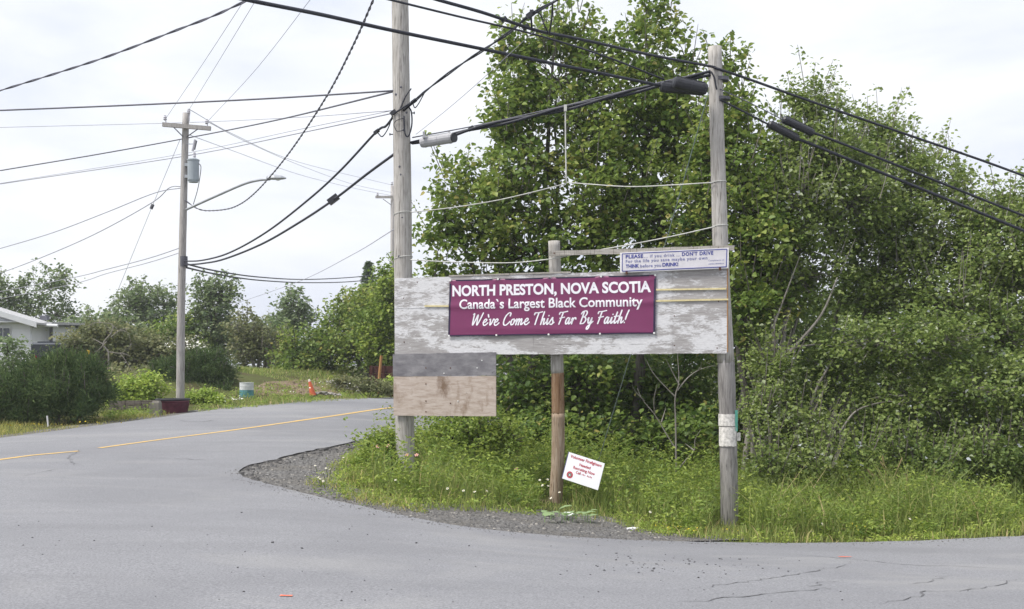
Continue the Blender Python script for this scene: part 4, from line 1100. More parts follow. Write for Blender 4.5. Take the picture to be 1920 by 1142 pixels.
cable('overhead_cable', 'lower black cable sagging from the left pole to the far pole', [(742, 287, DL - 0.05), (690, 325, 19.4), (625, 375, 21.0), (560, 418, 22.8), (490, 458, 25.0), (420, 486, 27.8), (380, 494, 29.6), (346, 497, DF - 0.1)], 0.026, 'cable_black')
cable('overhead_cable', 'upper far cable sagging right from the far pole over the trees', [(346, 494, DF), (400, 507, 35), (480, 519, 43), (570, 524, 52), (660, 520, 61), (735, 512, 68)], 0.030, 'cable_black')
cable('overhead_cable', 'lower far cable sagging right from the far pole over the trees', [(346, 501, DF), (400, 513, 35), (480, 525, 43), (570, 530, 52), (660, 528, 61), (735, 519, 68)], 0.030, 'cable_black')
cable('overhead_cable', 'dark nearly level cable from the left edge to the left pole', [(-60, 209, 20.2), (0, 207, 20.0), (250, 197, 19.4), (500, 185, 18.8), (740, 170, DL - 0.05)], 0.017, 'cable_grey')
cable('overhead_cable', 'dark cable behind the far pole rising to the left pole', [(-60, 331, 33.0), (0, 320, 32.4), (180, 290, 31.4), (345, 260, 31.3), (520, 225, 25.5), (740, 171, DL)], 0.019, 'cable_grey')
cable('overhead_wire', 'grey wire below the dark rising cable left of the left pole', [(-60, 355, 33), (0, 345, 32.5), (345, 293, 31.3), (560, 250, 24.5), (742, 211, DL)], 0.013, 'cable_thin')
cable('overhead_wire', 'faint upper twin of the grey wire left of the left pole', [(-60, 355, 33.2), (0, 344, 32.7), (345, 288, 31.5), (560, 243, 24.5), (742, 206, DL)], 0.006, 'cable_thin')
cable('overhead_wire', 'faint nearly level wire behind the far pole crossarm', [(-60, 241, 32.5), (0, 239, 32.2), (345, 230, 31.4), (560, 220, 25), (740, 207, DL)], 0.007, 'cable_thin')
cable('overhead_cable', 'twisted dark cable across the upper left sky', [(-60, 190, 15.6), (0, 170, 15.2), (110, 136, 14.4), (210, 103, 13.6), (330, 57, 12.8), (400, 30, 12.3), (465, 0, 11.7)], 0.0075, 'cable_grey', strands=2, pitch=0.9)
cable('service_cable', 'steep twisted cable from the top edge down to the far pole', [(712, -30, 15.4), (700, 0, 16.0), (660, 90, 18.0), (610, 185, 20.5), (540, 290, 24.0), (480, 360, 27.0), (440, 388, 29.0), (400, 395, 30.2), (372, 392, 30.8), (346, 375, DF - 0.1)], 0.010, 'cable_grey', strands=2, pitch=0.5)
for lab, pix in (('faint wire from the left crossarm insulator towards the top edge', [(311, 222, DF - 0.15), (380, 120, 25), (455, 5, 20.5), (475, -25, 19.9)]),
                 ('faint wire from the pole top insulator towards the top edge', [(355, 205, DF - 0.15), (410, 115, 25), (475, 8, 20.5), (495, -25, 19.9)]),
                 ('faint wire from the right crossarm insulator towards the top edge', [(389, 228, DF - 0.15), (480, 130, 25), (585, -5, 20.3), (600, -25, 19.9)])):
    cable('overhead_wire', lab, pix, 0.0055, 'cable_thin')
for lab, pix in (('highest faint wire from the far pole to the distant pole', [(355, 205, DF - 0.15), (440, 253, 40), (560, 304, 53), (735, 347, 67.8)]),
                 ('middle faint wire from the far pole to the distant pole', [(389, 228, DF - 0.15), (460, 265, 40), (560, 309, 52), (660, 345, 62), (735, 361, 67.8)]),
                 ('lowest faint wire from the far pole to the distant pole', [(350, 251, DF), (440, 284, 40), (560, 327, 53), (660, 352, 62), (735, 367, 67.8)])):
    cable('overhead_wire', lab, pix, 0.009, 'cable_thin')
for lab, pix, r in (('upper house service drop left of the far pole', [(343, 352, DF), (290, 362, 31.5), (200, 398, 33), (100, 436, 35), (0, 466, 37), (-60, 482, 38)], 0.014),
                    ('lower house service drop left of the far pole', [(343, 350, DF), (318, 352, 31), (285, 380, 31.5), (180, 438, 33.5), (80, 482, 36), (0, 512, 38), (-60, 528, 39)], 0.014),
                    ('faint low wire running left from the far pole cable band', [(343, 463, DF), (280, 484, 33), (200, 505, 36), (130, 522, 39), (-60, 558, 44)], 0.012),
                    ('fainter lowest wire running left from the far pole cable band', [(343, 472, DF), (280, 492, 33), (200, 513, 36), (130, 534, 39), (-60, 572, 44)], 0.010)):
    cable('service_wire', lab, pix, r, 'cable_thin')
gy_ = cable('guy_wire', 'faint guy wire from the far pole down to the lawn', [(337, 263, DF), (285, 388, 33.0), (225, 535, 36), (205, 585, 37)], 0.007, 'cable_thin', cat='guy wire')
mb = MB(); mb.tube([P(287, 383, 33), P(283, 392, 33)], 0.05, 8); obj('strain_insulator', mb, 'metal_dark', gy_)
cable('service_wire', 'thin wire behind the far trees rising towards the left pole', [(440, 570, 46), (560, 528, 36), (660, 478, 26), (742, 428, DL)], 0.007, 'cable_thin')
cable('overhead_wire', 'faint thin wire rising right from the left pole', [(780, 252, DL), (840, 204, 16.8), (900, 152, 15.5), (1000, 60, 13.6), (1070, -5, 12.4)], 0.004, 'cable_thin')
# right side of the right pole: strands into splice cases, then heavy cables
cable('overhead_cable', 'upper of the two heavy cables descending right below the pole top', [(1522, 248, 17.0), (1560, 262, 17.1), (1700, 317, 17.5), (1850, 377, 18.0), (1990, 432, 18.4)], 0.023, 'cable_black')
cable('overhead_cable', 'lower of the two heavy cables descending right below the pole top', [(1494, 260, 16.9), (1535, 276, 17.0), (1700, 343, 17.4), (1850, 404, 17.9), (1990, 462, 18.3)], 0.027, 'cable_black')
cable('support_strand', 'thin strand from the right pole to the upper hanging splice case', [(1350, 167, DR - 0.1), (1400, 190, 16.55), (1440, 210, 16.7), (1470, 226, 16.8)], 0.007, 'cable_grey')
cable('support_strand', 'thick strand from the right pole to the lower hanging splice case', [(1350, 187, DR - 0.1), (1390, 207, 16.5), (1442, 234, 16.7)], 0.016, 'cable_black')
def splice(label, pa_, pb_, r, mat, n=14):
    a_, b_ = P(*pa_), P(*pb_); ax = b_ - a_; L = np.linalg.norm(ax); T_ = thing('splice_case', (a_ + b_) / 2, label, 'splice case', 'splice cases')
    mb = MB(); mb.lathe(a_, [(r * 0.45, 0), (r * 0.92, L * 0.03), (r, L * 0.08), (r, L * 0.92), (r * 0.92, L * 0.97), (r * 0.45, L)], n, ax); obj('body', mb, mat, T_)
    for k in (0.12, 0.5, 0.86):
        mb = MB(); mb.lathe(a_ + ax * k, [(r * 1.06, 0), (r * 1.06, 0.03)], n, ax); obj('strap', mb, mat, T_)
    d = ax / L; s_ = np.cross(d, (0, 1, 0)); s_ = s_ if s_[2] > 0 else -s_
    mb = MB(); mb.box((a_ + b_) / 2 + s_ * r * 1.02, (d, (0, 1, 0), s_), (L * 0.42, 0.02, 0.012)); obj('seam_flange', mb, mat, T_)
    return T_
splice('black splice case on the upper right descending cable', (1467, 223, 16.8), (1525, 250, 17.0), 0.058, 'case_black')
splice('black splice case on the lower right descending cable', (1440, 232, 16.7), (1497, 261, 16.9), 0.056, 'case_black')
splice('black splice case lying lower left beside the right pole top', (1237, 163, 16.25), (1322, 170, 16.3), 0.075, 'case_black')
splice('fat black splice case lying upper right beside the right pole top', (1262, 154, 16.05), (1326, 168, 16.15), 0.082, 'case_black')
cg = splice('pale grey splice case hanging on the cable beside the left pole', (788, 268, 18.2), (851, 258, 18.0), 0.082, 'case_grey')
mb = MB(); mb.tube([P(849.5, 258.3, 18.0), P(852.3, 257.9, 17.98)], 0.075, 14); obj('end_cap', mb, 'case_black', cg)
for a in (795, 842):
    mb = MB(); mb.box(P(a, 253, 18.08), ((1, 0, 0), (0, 1, 0), (0, 0, 1)), (0.018, 0.03, 0.05)); obj('hanger', mb, 'case_grey', cg)
def clamp(label, px_, py_, d, s_=0.05):
    T_ = thing('cable_clamp', P(px_, py_, d), label, 'cable clamp', 'cable clamps')
    mb = MB(); mb.box(P(px_, py_, d), ((0.8, 0, 0.6), (0, 1, 0), (-0.6, 0, 0.8)), (s_ * 1.7, s_, s_ * 0.9)); obj('body', mb, 'case_black', T_)
    for k in (-1, 1):
        mb = MB(); c = P(px_, py_, d) + np.array([0.8, 0, 0.6]) * k * s_ * 1.1; mb.tube([c, c + np.array([-0.012, 0, 0.3 * s_ + 0.02])], 0.007, 5); obj('bolt', mb, 'metal_dark', T_)
clamp('black cable clamp on the lower cable towards the far pole', 625, 374, 21.0, 0.062)
clamp('black clamp where the rising cable meets the uppermost cable', 995, 27, 13.2, 0.03)
clamp('small clamp on the uppermost cable left of the crossing', 945, 37, 13.1, 0.022)
clamp('small clamp on the uppermost cable just right of the crossing', 986, 51, 13.4, 0.024)
clamp('small clamp on the bundle right of the grey splice case', 883, 241, 18.0, 0.028)
clamp('small clamp where the upper cable dead ends left of the left pole', 706, 247, 19.35, 0.03)
clamp('small clamp where the rising twisted cable leaves the left pole', 776, 190, 18.1, 0.028)
clamp('small clamp holding wires at the left side of the left pole', 737, 211, DL - 0.1, 0.03)
# loops of slack wire on the left pole
cable('slack_wire', 'black slack wire looping down the front of the left pole', [(771, 166, DL - 0.15), (760, 182, DL - 0.16), (752, 200, DL - 0.16), (749, 207, DL - 0.16)], 0.014, 'cable_black', group='slack wires on the left pole')
cable('slack_wire', 'black slack wire crossing the left pole to both dead ends', [(738, 213, DL - 0.1), (748, 207, DL - 0.17), (760, 199, DL - 0.17), (774, 191, 18.12)], 0.017, 'cable_black', group='slack wires on the left pole')
cable('slack_wire', 'long black slack loop hanging at the right edge of the left pole', [(766, 200, DL - 0.16), (771, 209, DL - 0.13), (772.5, 228, DL - 0.12), (770, 245, DL - 0.14), (765, 256, DL - 0.16), (760, 252, DL - 0.17), (758, 236, DL - 0.17), (757.5, 217, DL - 0.17)], 0.012, 'cable_black', group='slack wires on the left pole')
cable('slack_wire', 'thin loop of slack wire on the left side of the left pole', [(758, 222, DL - 0.17), (748, 224, DL - 0.17), (740, 229, DL - 0.13), (739.5, 238, DL - 0.12), (745, 246, DL - 0.16), (758, 244, DL - 0.17)], 0.006, 'cable_black', group='slack wires on the left pole')
cable('slack_wire', 'small black loop under the clamp left of the left pole', [(736, 216, DL), (728, 240, 18.8), (717, 256, 19.1), (709, 250, 19.3)], 0.010, 'cable_black', group='slack wires on the left pole')
cable('slack_wire', 'small black loop right of the left pole under the rising cable', [(797, 172, 17.7), (785, 194, 17.95), (778, 202, 18.1), (774, 194, 18.12)], 0.009, 'cable_black', group='slack wires on the left pole')
cable('slack_wire', 'black wire dropping down the left face of the right pole', [(1333, 134, DR - 0.1), (1339, 145, DR - 0.13), (1342, 160, DR - 0.13), (1344, 168, DR - 0.13)], 0.014, 'cable_black', group='slack wires on the right pole')
# cords strung between the poles, hanging strip, guy
def cord(label, pix, r=0.009, mat='cord_white', n=9): return cable('cord', label, pix, r, mat, n, 5, cat='cord', group='pale cords between the poles')
cord('upper pale cord from the left pole to the hanging white strip', [(770, 398, DL - 0.1), (850, 389, 18.0), (930, 376, 17.8), (1000, 360, 17.6), (1058, 345, 17.45)])
cord('upper pale cord from the hanging white strip to the right pole', [(1062, 342, 17.45), (1100, 345, 17.3), (1180, 350, 17.0), (1260, 347, 16.75), (1338, 342, DR - 0.1)])
cord('lower pale cord sagging from the left pole to the log post', [(770, 487, DL - 0.14), (840, 491, 18.0), (920, 493, 17.75), (975, 492, 17.6), (1030, 486, 17.3)])
cord('lower pale cord rising from the log post to the right pole', [(1030, 486, 17.3), (1100, 473, 17.05), (1200, 455, 16.75), (1270, 441, 16.55), (1340, 425, DR - 0.12)])
def pole_wrap(label, px_, py_, d, r, tilt=0.03):
    mb = MB(); c = P(px_, py_, d); mb.tube([c + np.array([math.cos(a) * r, math.sin(a) * r, tilt * math.cos(a + 0.6)]) for a in np.linspace(0, 2 * math.pi, 25)], 0.008, 5); obj('cord_wrap', mb, 'cord_white', label=label, cat='cord', group='cord wraps on poles')
pole_wrap('pale cord wrapped round the left pole, the upper turn', 755, 401, DL, 0.143); pole_wrap('pale cord wrapped round the left pole, the lower turn', 756, 484, DL, 0.147)
pole_wrap('pale cord wrapped round the right pole, the upper turn', 1347, 342, DR, 0.112, 0.01); pole_wrap('pale cord wrapped round the right pole, the lower turn', 1350, 424, DR, 0.114, 0.012)
hs_ = cable('hanging_strip', 'white strip hanging straight down from the cable bundle before the maples', [(1060, 198, 17.43), (1060.5, 270, 17.44), (1062, 345, 17.45)], 0.012, 'cord_white', cat='strip', group=None)
mb = MB(); mb.box(P(1060, 203, 17.42), ((1, 0, 0), (0, 1, 0), (0, 0, 1)), (0.022, 0.03, 0.05)); obj('knot', mb, 'cord_white', hs_)
cable('guy_wire', 'steel guy wire slanting from the right pole down behind the signboard', [(1331, 165, DR + 0.05), (1250, 448, 17.6), (1190, 640, 18.4), (1121, 868, 19.2), (1108, 912, 19.4)], 0.008, 'guy_wire', cat='guy wire')
# ------------------------------------------------------------------ house, car and yard things on the far side
X1, Y1, Z1 = np.array([1.0, 0, 0]), np.array([0, 1.0, 0]), UP
DH = 46.0
def hx(px, d=DH): return (px - 960) / F * d
def hz(py, d=DH): return H + (HZ - py) / F * d
g0 = gz(hx(30), DH)
hs = thing('house', (hx(0), DH + 3, g0), 'white sided bungalow with low gable behind the pine shrubs', 'house')
xl, xr, ridge = hx(-190), hx(57), hx(-66)
ze, zr = hz(604), hz(567)
def clap(mb, xa, xb, y, za, zb, step=0.115):
    """overlapping lap siding courses"""
    z = za; vs = []; fs_ = []
    while z < zb - 1e-3:
        z2 = min(z + step, zb)
        mb.add([(xa, y - 0.028, z), (xb, y - 0.028, z), (xb, y - 0.006, z2), (xa, y - 0.006, z2), (xa, y, z), (xb, y, z)], [(0, 1, 2, 3), (4, 5, 1, 0)]); z = z2
mb = MB(); clap(mb, xl, xr, DH, g0 - 0.3, ze + 0.02); mb.box(((xl + xr) / 2, DH + 3, (g0 - 0.3 + ze) / 2), (X1, Y1, Z1), ((xr - xl) / 2 - 0.01, 2.99, (ze - g0 + 0.3) / 2)); obj('front_wall', mb, 'siding', hs)
mb = MB(); mb.prism([(xl, ze), (xr, ze), (ridge, zr)], X1, Z1, (0, DH + 0.02, 0), 0.1, -Y1); obj('gable', mb, 'siding', hs)
for sx, nm in ((1, 'roof_slope'), (-1, 'roof_slope')):
    ex_ = hx(77) if sx > 0 else 2 * ridge - hx(77); k = (zr - ze) / (ridge - xr) ; ez = zr + (ex_ - ridge) * k * (1 if sx > 0 else -1)
    mb = MB(); mb.prism([(ridge, zr + 0.02), (ex_, ez + 0.02), (ex_, ez + 0.10), (ridge, zr + 0.12)], X1, Z1, (0, DH + 1.4, 0), 1.85, -Y1); obj(nm, mb, 'roof_shingle', hs)
    mb = MB(); mb.prism([(ridge, zr - 0.10), (ex_ + 0.01 * sx, ez - 0.10), (ex_ + 0.01 * sx, ez + 0.12), (ridge, zr + 0.14)], X1, Z1, (0, DH - 0.45, 0), 0.03, -Y1); obj('fascia', mb, 'trim', hs)
mb = MB(); mb.box(((xl + hx(70)) / 2, DH - 0.2, ze + 0.0), (X1, Y1, Z1), ((hx(70) - xl) / 2, 0.22, 0.02)); obj('soffit', mb, 'trim', hs)
# recessed main wall to the right
xw = hx(98, 47.5)
mb = MB(); clap(mb, hx(50, 47.5), xw, 47.5, g0 - 0.3, hz(611, 47.5)); mb.box(((hx(50, 47.5) + xw) / 2, 50.5, (g0 - 0.3 + hz(611, 47.5)) / 2), (X1, Y1, Z1), ((xw - hx(50, 47.5)) / 2 - 0.01, 2.97, (hz(611, 47.5) - g0 + 0.3) / 2)); obj('side_wall', mb, 'siding', hs)
mb = MB(); mb.prism([(46.6, hz(610, 47.0)), (46.6, hz(610, 47.0) + 0.12), (50.5, hz(610, 47.0) + 0.22), (53.8, hz(610, 47.0) + 0.1), (53.8, hz(610, 47) - 0.02), (50.5, hz(610, 47.0) + 0.12)], Y1, Z1, (hx(52, 47.5), 0, 0), hx(108, 47.2) - hx(52, 47.5), X1); obj('main_roof', mb, 'roof_shingle', hs)
mb = MB(); mb.tube([(hx(55, 46.5), 46.52, hz(609, 46.5)), (hx(108, 46.5), 46.52, hz(611, 46.5))], 0.07, 8); obj('gutter', mb, 'trim', hs)
mb = MB(); mb.tube(cat_rom([P(78, 608, 46.3), P(70, 613, 46.4), P(58.5, 619, 46.2), P(58, 640, 46.0), P(58, 700, 46.0)]), 0.05, 6); obj('downspout', mb, 'trim', hs)
mb = MB(); mb.box((xw - 0.03, 47.46, (g0 + hz(612, 47.5)) / 2), (X1, Y1, Z1), (0.06, 0.03, (hz(612, 47.5) - g0) / 2)); obj('corner_trim', mb, 'cable_grey', hs)
wn_ = MB(); wn_.box((hx(7), DH - 0.035, hz(627)), (X1, Y1, Z1), (hx(21) - hx(7), 0.04, 0.30)); win = obj('window', wn_, 'trim', hs)
for k in (-1, 1):
    mb = MB(); mb.box((hx(7) + k * 0.145, DH - 0.08, hz(627)), (X1, Y1, Z1), (0.125, 0.01, 0.25)); obj('pane', mb, 'window_glass', win)
mb = MB(); mb.lathe((hx(76, 47.4), 47.36, hz(624, 47.4)), [(0.02, 0), (0.07, 0.03), (0.08, 0.18), (0.03, 0.24)], 8); obj('wall_lamp', mb, 'metal_dark', hs)
mb = MB(); mb.box((hx(73, 50), 50.6, hz(596, 50.6)), (X1, Y1, Z1), (0.16, 0.16, 0.10)); obj('chimney', mb, 'metal_dark', hs)

# car seen end-on above the shrubs
DC = 40.0; cx, cg_ = hx(104, DC), gz(hx(104, DC), DC)
car = thing('parked_car', (cx, DC + 2.1, cg_), 'dark car with roof rails parked before the white house', 'car')
ztop = hz(661, DC)
prof = [(0, 0.35), (0, 0.95), (0.18, 1.02), (0.55, ztop - cg_ - 0.06), (1.0, ztop - cg_), (2.3, ztop - cg_ - 0.02), (3.1, 1.02), (4.2, 0.88), (4.35, 0.4)]
mb = MB(); mb.prism([(DC + a, cg_ + b_) for a, b_ in prof], Y1, Z1, (cx - 0.86, 0, 0), 1.72, X1); obj('body', mb, 'car_paint', car)
for k in (-1, 1):
    mb = MB(); mb.prism([(DC + 0.55, cg_ + 1.04), (DC + 0.72, ztop - 0.10), (DC + 2.2, ztop - 0.10), (DC + 2.8, cg_ + 1.04)], Y1, Z1, (cx + k * 0.862, 0, 0), 0.01 * k, X1); obj('side_window', mb, 'window_glass', car)
    for yy in (0.75, 3.5):
        mb = MB(); mb.lathe((cx + k * 0.68, DC + yy, cg_ + 0.32), [(0.1, -0.11), (0.32, -0.11), (0.32, 0.11), (0.1, 0.11)], 16, X1); wh = obj('wheel', mb, 'tyre', car)
    mb = MB(); mb.tube([(cx + k * 0.66, DC + 0.6, ztop), (cx + k * 0.66, DC + 0.75, ztop + 0.09), (cx + k * 0.66, DC + 2.1, ztop + 0.09), (cx + k * 0.66, DC + 2.25, ztop)], 0.028, 6); obj('roof_rail', mb, 'car_paint', car)
    mb = MB(); mb.box((cx + k * 0.72, DC + 0.02, cg_ + 0.45), (X1, Y1, Z1), (0.05, 0.03, 0.10)); obj('tail_light', mb, 'tail_red', car)
a_, b_ = np.array([0, DC + 0.20, cg_ + 1.05]), np.array([0, DC + 0.53, ztop - 0.09]); d = b_ - a_; nn = np.array([0, -d[2], d[1]]) / np.linalg.norm(d)
mb = MB(); mb.box((a_ + b_) / 2 + np.array([cx, 0, 0]) + nn * 0.008, (X1, nn, d / np.linalg.norm(d)), (0.72, 0.006, np.linalg.norm(d) / 2)); obj('rear_window', mb, 'window_glass', car)
mb = MB(); mb.box((cx, DC + 1.5, ztop + 0.012), (X1, Y1, Z1), (0.8, 0.85, 0.02)); obj('roof_panel', mb, 'car_paint', car)

# planter tub round the far pole, with its concrete collar
tg = G(320, 776); dT = tg[1] + 0.35; tc_ = np.array([(324 - 960) / F * dT, dT, gz((324 - 960) / F * dT, dT)])
tub = thing('planter_tub', tc_, 'dark red round tub with black rim at the foot of the far pole', 'tub')
rt = 31 / F * dT; zt = H + (HZ - 748.5) / F * dT
th_ = zt - tc_[2]
mb = MB(); mb.lathe(tc_ - UP * 0.1, [(rt * 0.80, 0), (rt * 0.86, 0.1), (rt * 0.97, 0.1 + th_ * 0.7), (rt * 0.95, 0.1 + th_ * 0.72), (rt * 0.99, th_ + 0.05), (rt * 0.9, th_ + 0.05), (rt * 0.88, th_)], 28); obj('shell', mb, 'tub_red', tub, smooth=False)
mb = MB(); c = tc_ + UP * (th_ - 0.01); mb.tube([c + np.array([math.cos(a) * rt * 0.99, math.sin(a) * rt * 0.99, 0]) for a in np.linspace(0, 2 * math.pi, 33)], 0.028, 7); obj('rim', mb, 'tub_rim', tub)
mb = MB(); mb.lathe(tc_ + UP * (th_ - 0.12), [(rt * 0.9, 0), (rt * 0.9, 0.04)], 20); obj('soil', mb, 'soil_grass', tub)
cb_ = G(291, 780); cb_[1] += 0.1
mb = MB(); mb.box(cb_ + np.array([-0.02, 0, 0.13]), (X1, Y1, Z1), (0.13, 0.16, 0.20), 0.86); mb.box(cb_ + np.array([0.0, 0.02, 0.35]), (X1, Y1, Z1), (0.09, 0.11, 0.025), 0.8)
obj('concrete_block', mb, 'concrete', label='weathered grey concrete block against the left of the red tub', cat='concrete block')

# timber retaining edge left of the tub
te = thing('timber_edging', G(250, 778), 'low dark timber retaining edge left of the red tub', 'retaining wall')
for k in range(2):
    for j in range(3):
        a_ = P(206 + j * 30, 779 - k * 6.5, 30.6); b_ = P(235 + j * 30, 779 - k * 6.5, 30.6); zz = gz(a_[0], 30.6) + 0.07 + k * 0.125
        mb = MB(); mb.box(((a_[0] + b_[0]) / 2, 30.6 + k * 0.03, zz), (X1, Y1, Z1), ((b_[0] - a_[0]) / 2 - 0.004, 0.07, 0.058)); obj('timber', mb, 'timber', te)

# white and teal drum
dp = G(463, 752); dD = dp[1] + 0.9; xD = (462.5 - 960) / F * dD; rD = 13 / F * dD; zD = H + (HZ - 717) / F * dD; zDm = H + (HZ - 731) / F * dD; zg = gz(xD, dD)
dr = thing('drum', (xD, dD, zg), 'upright drum painted white above and teal below behind the daisies', 'drum')
mb = MB(); mb.lathe((xD, dD, zDm), [(rD, 0), (rD, (zD - zDm) * 0.45), (rD * 1.04, (zD - zDm) * 0.5), (rD, (zD - zDm) * 0.55), (rD, zD - zDm - 0.02), (rD * 1.04, zD - zDm), (rD * 0.9, zD - zDm)], 20); obj('upper_body', mb, 'drum_white', dr)
mb = MB(); mb.lathe((xD, dD, zg - 0.1), [(rD, 0), (rD, (zDm - zg) * 0.5), (rD * 1.04, (zDm - zg) * 0.56), (rD, (zDm - zg) * 0.62), (rD, zDm - zg + 0.1)], 20); obj('lower_body', mb, 'drum_teal', dr)

# leaning traffic cone
kg = G(586, 748); dK = kg[1] + 0.35
k0 = P(587, 742, dK); k1 = P(579.5, 711, dK); k0[2] = max(k0[2], gz(k0[0], k0[1]) + 0.04); ax = k1 - k0; L = np.linalg.norm(ax)
cn = thing('traffic_cone', k0, 'leaning orange traffic cone on the far road edge', 'traffic cone')
r0 = 6.2 / F * dK
mb = MB(); mb.lathe(k0, [(r0, 0), (r0 * 0.42, L * 0.86)], 18, ax); obj('body', mb, 'cone_orange', cn, smooth=False)
mb = MB(); mb.lathe(k0 + ax * 0.86, [(r0 * 0.42, 0), (r0 * 0.30, L * 0.12), (r0 * 0.2, L * 0.14)], 14, ax); obj('tip', mb, 'cone_white', cn)
mb = MB(); u_ = np.cross(ax / L, Y1); mb.box(k0 - ax / L * 0.015, (u_, np.cross(u_, ax / L), ax / L), (r0 * 1.45, r0 * 1.45, 0.018)); obj('base', mb, 'tub_rim', cn)

# red-brown plank box with a stake, rock pile
dB = 41.0
bx_ = thing('plank_box', P(716, 712, dB), 'red-brown weathered plank box left of the near left pole', 'box')
bz0, bz1 = gz(P(716, 0, dB)[0], dB) - 0.05, H + (HZ - 686) / F * dB
xa, xb = (693 - 960) / F * dB, (752 - 960) / F * dB
for k in range(4):
    za = bz0 + (bz1 - bz0) * k / 4; mb = MB(); mb.box(((xa + xb) / 2, dB, za + (bz1 - bz0) / 8), (X1, Y1, Z1), ((xb - xa) / 2, 0.02, (bz1 - bz0) / 8 - 0.006)); obj('plank', mb, 'red_wood', bx_)
    mb = MB(); mb.box((xa + 0.01, dB + 0.55, za + (bz1 - bz0) / 8), (X1, Y1, Z1), (0.02, 0.52, (bz1 - bz0) / 8 - 0.006)); obj('plank', mb, 'red_wood', bx_)
for k in (0.06, 0.45, 0.8):
    mb = MB(); mb.box((xa + (xb - xa) * k, dB - 0.045, (bz0 + bz1) / 2), (X1, Y1, Z1), (0.045, 0.022, (bz1 - bz0) / 2 + 0.01)); obj('batten', mb, 'red_wood', bx_)
mb = MB(); a_ = P(711, 708, dB - 0.4); mb.tube([P(715, 667, dB - 0.4), a_, down_to_ground(a_, 0.2)], 0.055, 6)
obj('wooden_stake', mb, 'stake_wood', label='pale orange wooden stake standing before the red-brown plank box', cat='stake')
k = 0
for (px_, py_, r) in ((622, 701, .22), (632, 697, .26), (645, 694, .20), (640, 703, .18), (628, 692, .15), (652, 697, .15), (664, 702, .16), (672, 700, .22), (680, 698, .18), (634, 708, .13), (605, 733, .16), (595, 731, .13), (618, 735, .14), (627, 730, .12), (612, 727, .12), (634, 736, .11)):
    g_ = G(px_, min(py_ + 8, 742)); d_ = (39.5 if py_ < 712 else 36.2); p_ = P(px_, py_, d_); p_[2] = min(max(p_[2], gz(p_[0], d_) + 0.25 * r), gz(p_[0], d_) + 1.2 * r)
    pile = py_ < 712
    r *= 0.72; mb = MB(); mb.rock(p_, r, (1.5, 1, 0.5), 50 + k)
    obj('rock', mb, 'stone', label='grey rock heaped in the pile left of the plank box' if pile else 'pale stone in the rubble right of the traffic cone', cat='rock', group='rocks in the pile' if pile else 'rubble by the cone'); k += 1
soil = px_line([(478, 742), (560, 741), (640, 738), (700, 730), (735, 727), (728, 712), (640, 712), (560, 713), (500, 716), (472, 726)])
sheet('bare_soil', densify(soil + soil[:1], 0.4, 0.10)[:-1], 0.02, 'soil_brown', 0.5, label='bare brown soil patch on the bank behind the cone')
rub = scatter(px_line([(478, 748), (560, 745), (690, 738), (700, 716), (560, 716), (480, 720)]), 420)
stones('rubble', rub, 0.02, 0.07, 'soil_brown', 0.02, 'small stony rubble on the bank behind the far road edge')
mb = MB(); a_ = P(157, 690, 35.5); mb.tube([P(166, 657, 35.5), a_, down_to_ground(a_, 0.1)], 0.045, 6); obj('guy_guard', mb, 'yellow_plastic', label='leaning yellow guy wire guard behind the pine shrubs', cat='guy guard')
mb = MB(); a_ = G(91, 800); mb.tube([a_ - UP * 0.05, a_ + np.array([-0.03, 0, 0.25])], 0.02, 5); obj('white_stake', mb, 'litter', label='short white stake in the lawn before the pine shrubs', cat='stake')

# ------------------------------------------------------------------ trees behind the sign
def gpt(px, d): x = (px - 960) / F * d; return np.array([x, d, gz(x, d)])
tree('maple_tree', 'tall bushy maple behind the log post, left of the hanging white strip', 'tree', gpt(1010, 24.5),
     [(1045, 150, 24.3, 105, 90, 1.1), (965, 175, 24, 62, 95, 0.9), (1000, 285, 23.8, 100, 95, 1.2), (1082, 62, 24.4, 40, 62, 0.5), (1040, 70, 24.2, 32, 38, 0.5), (960, 80, 24.2, 34, 34, 0.5),
      (945, 400, 23.6, 110, 80, 1.2), (855, 345, 23.8, 40, 48, 0.7), (838, 440, 23.8, 55, 58, 0.8), (1000, 470, 23.5, 120, 80, 1.2), (820, 520, 23.8, 40, 40, .6), (900, 560, 23.6, 90, 70, 1.0), (1120, 130, 24.2, 50, 70, .8)],
     'leaf_maple', 400, 44, 0.115, 0.27, 0.13, 3, upbias=0.35, shoots=130)
tree('maple_tree', 'tallest maple with two spires between the log post and the right pole', 'tree', gpt(1190, 24.0),
     [(1215, 130, 23.8, 58, 90, 0.9), (1213, 35, 23.8, 30, 55, 0.4), (1256, 35, 23.8, 15, 50, 0.3), (1190, 235, 23.6, 100, 90, 1.2), (1150, 350, 23.4, 110, 90, 1.2), (1288, 120, 23.8, 20, 38, 0.3),
      (1290, 260, 23.4, 75, 90, 1.0), (1120, 450, 23.2, 110, 80, 1.1), (1240, 430, 23.2, 110, 90, 1.1), (1100, 240, 24, 60, 70, .9), (1250, 200, 23.6, 60, 60, .8)],
     'leaf_maple', 400, 44, 0.115, 0.27, 0.13, 2, upbias=0.35, shoots=130)
tree('maple_tree', 'maple rising directly behind the right pole', 'tree', gpt(1400, 21.8),
     [(1385, 235, 21.8, 38, 80, 0.7), (1343, 92, 22, 17, 22, 0.3), (1374, 118, 22, 20, 38, 0.3), (1395, 330, 21.6, 70, 70, 0.9), (1330, 300, 22, 40, 80, .8), (1420, 440, 21.4, 80, 80, 1.0), (1320, 420, 21.8, 70, 80, 0.9), (1400, 560, 21.3, 80, 80, .9)],
     'leaf_maple', 270, 44, 0.105, 0.26, 0.10, 3, upbias=0.35, shoots=90)
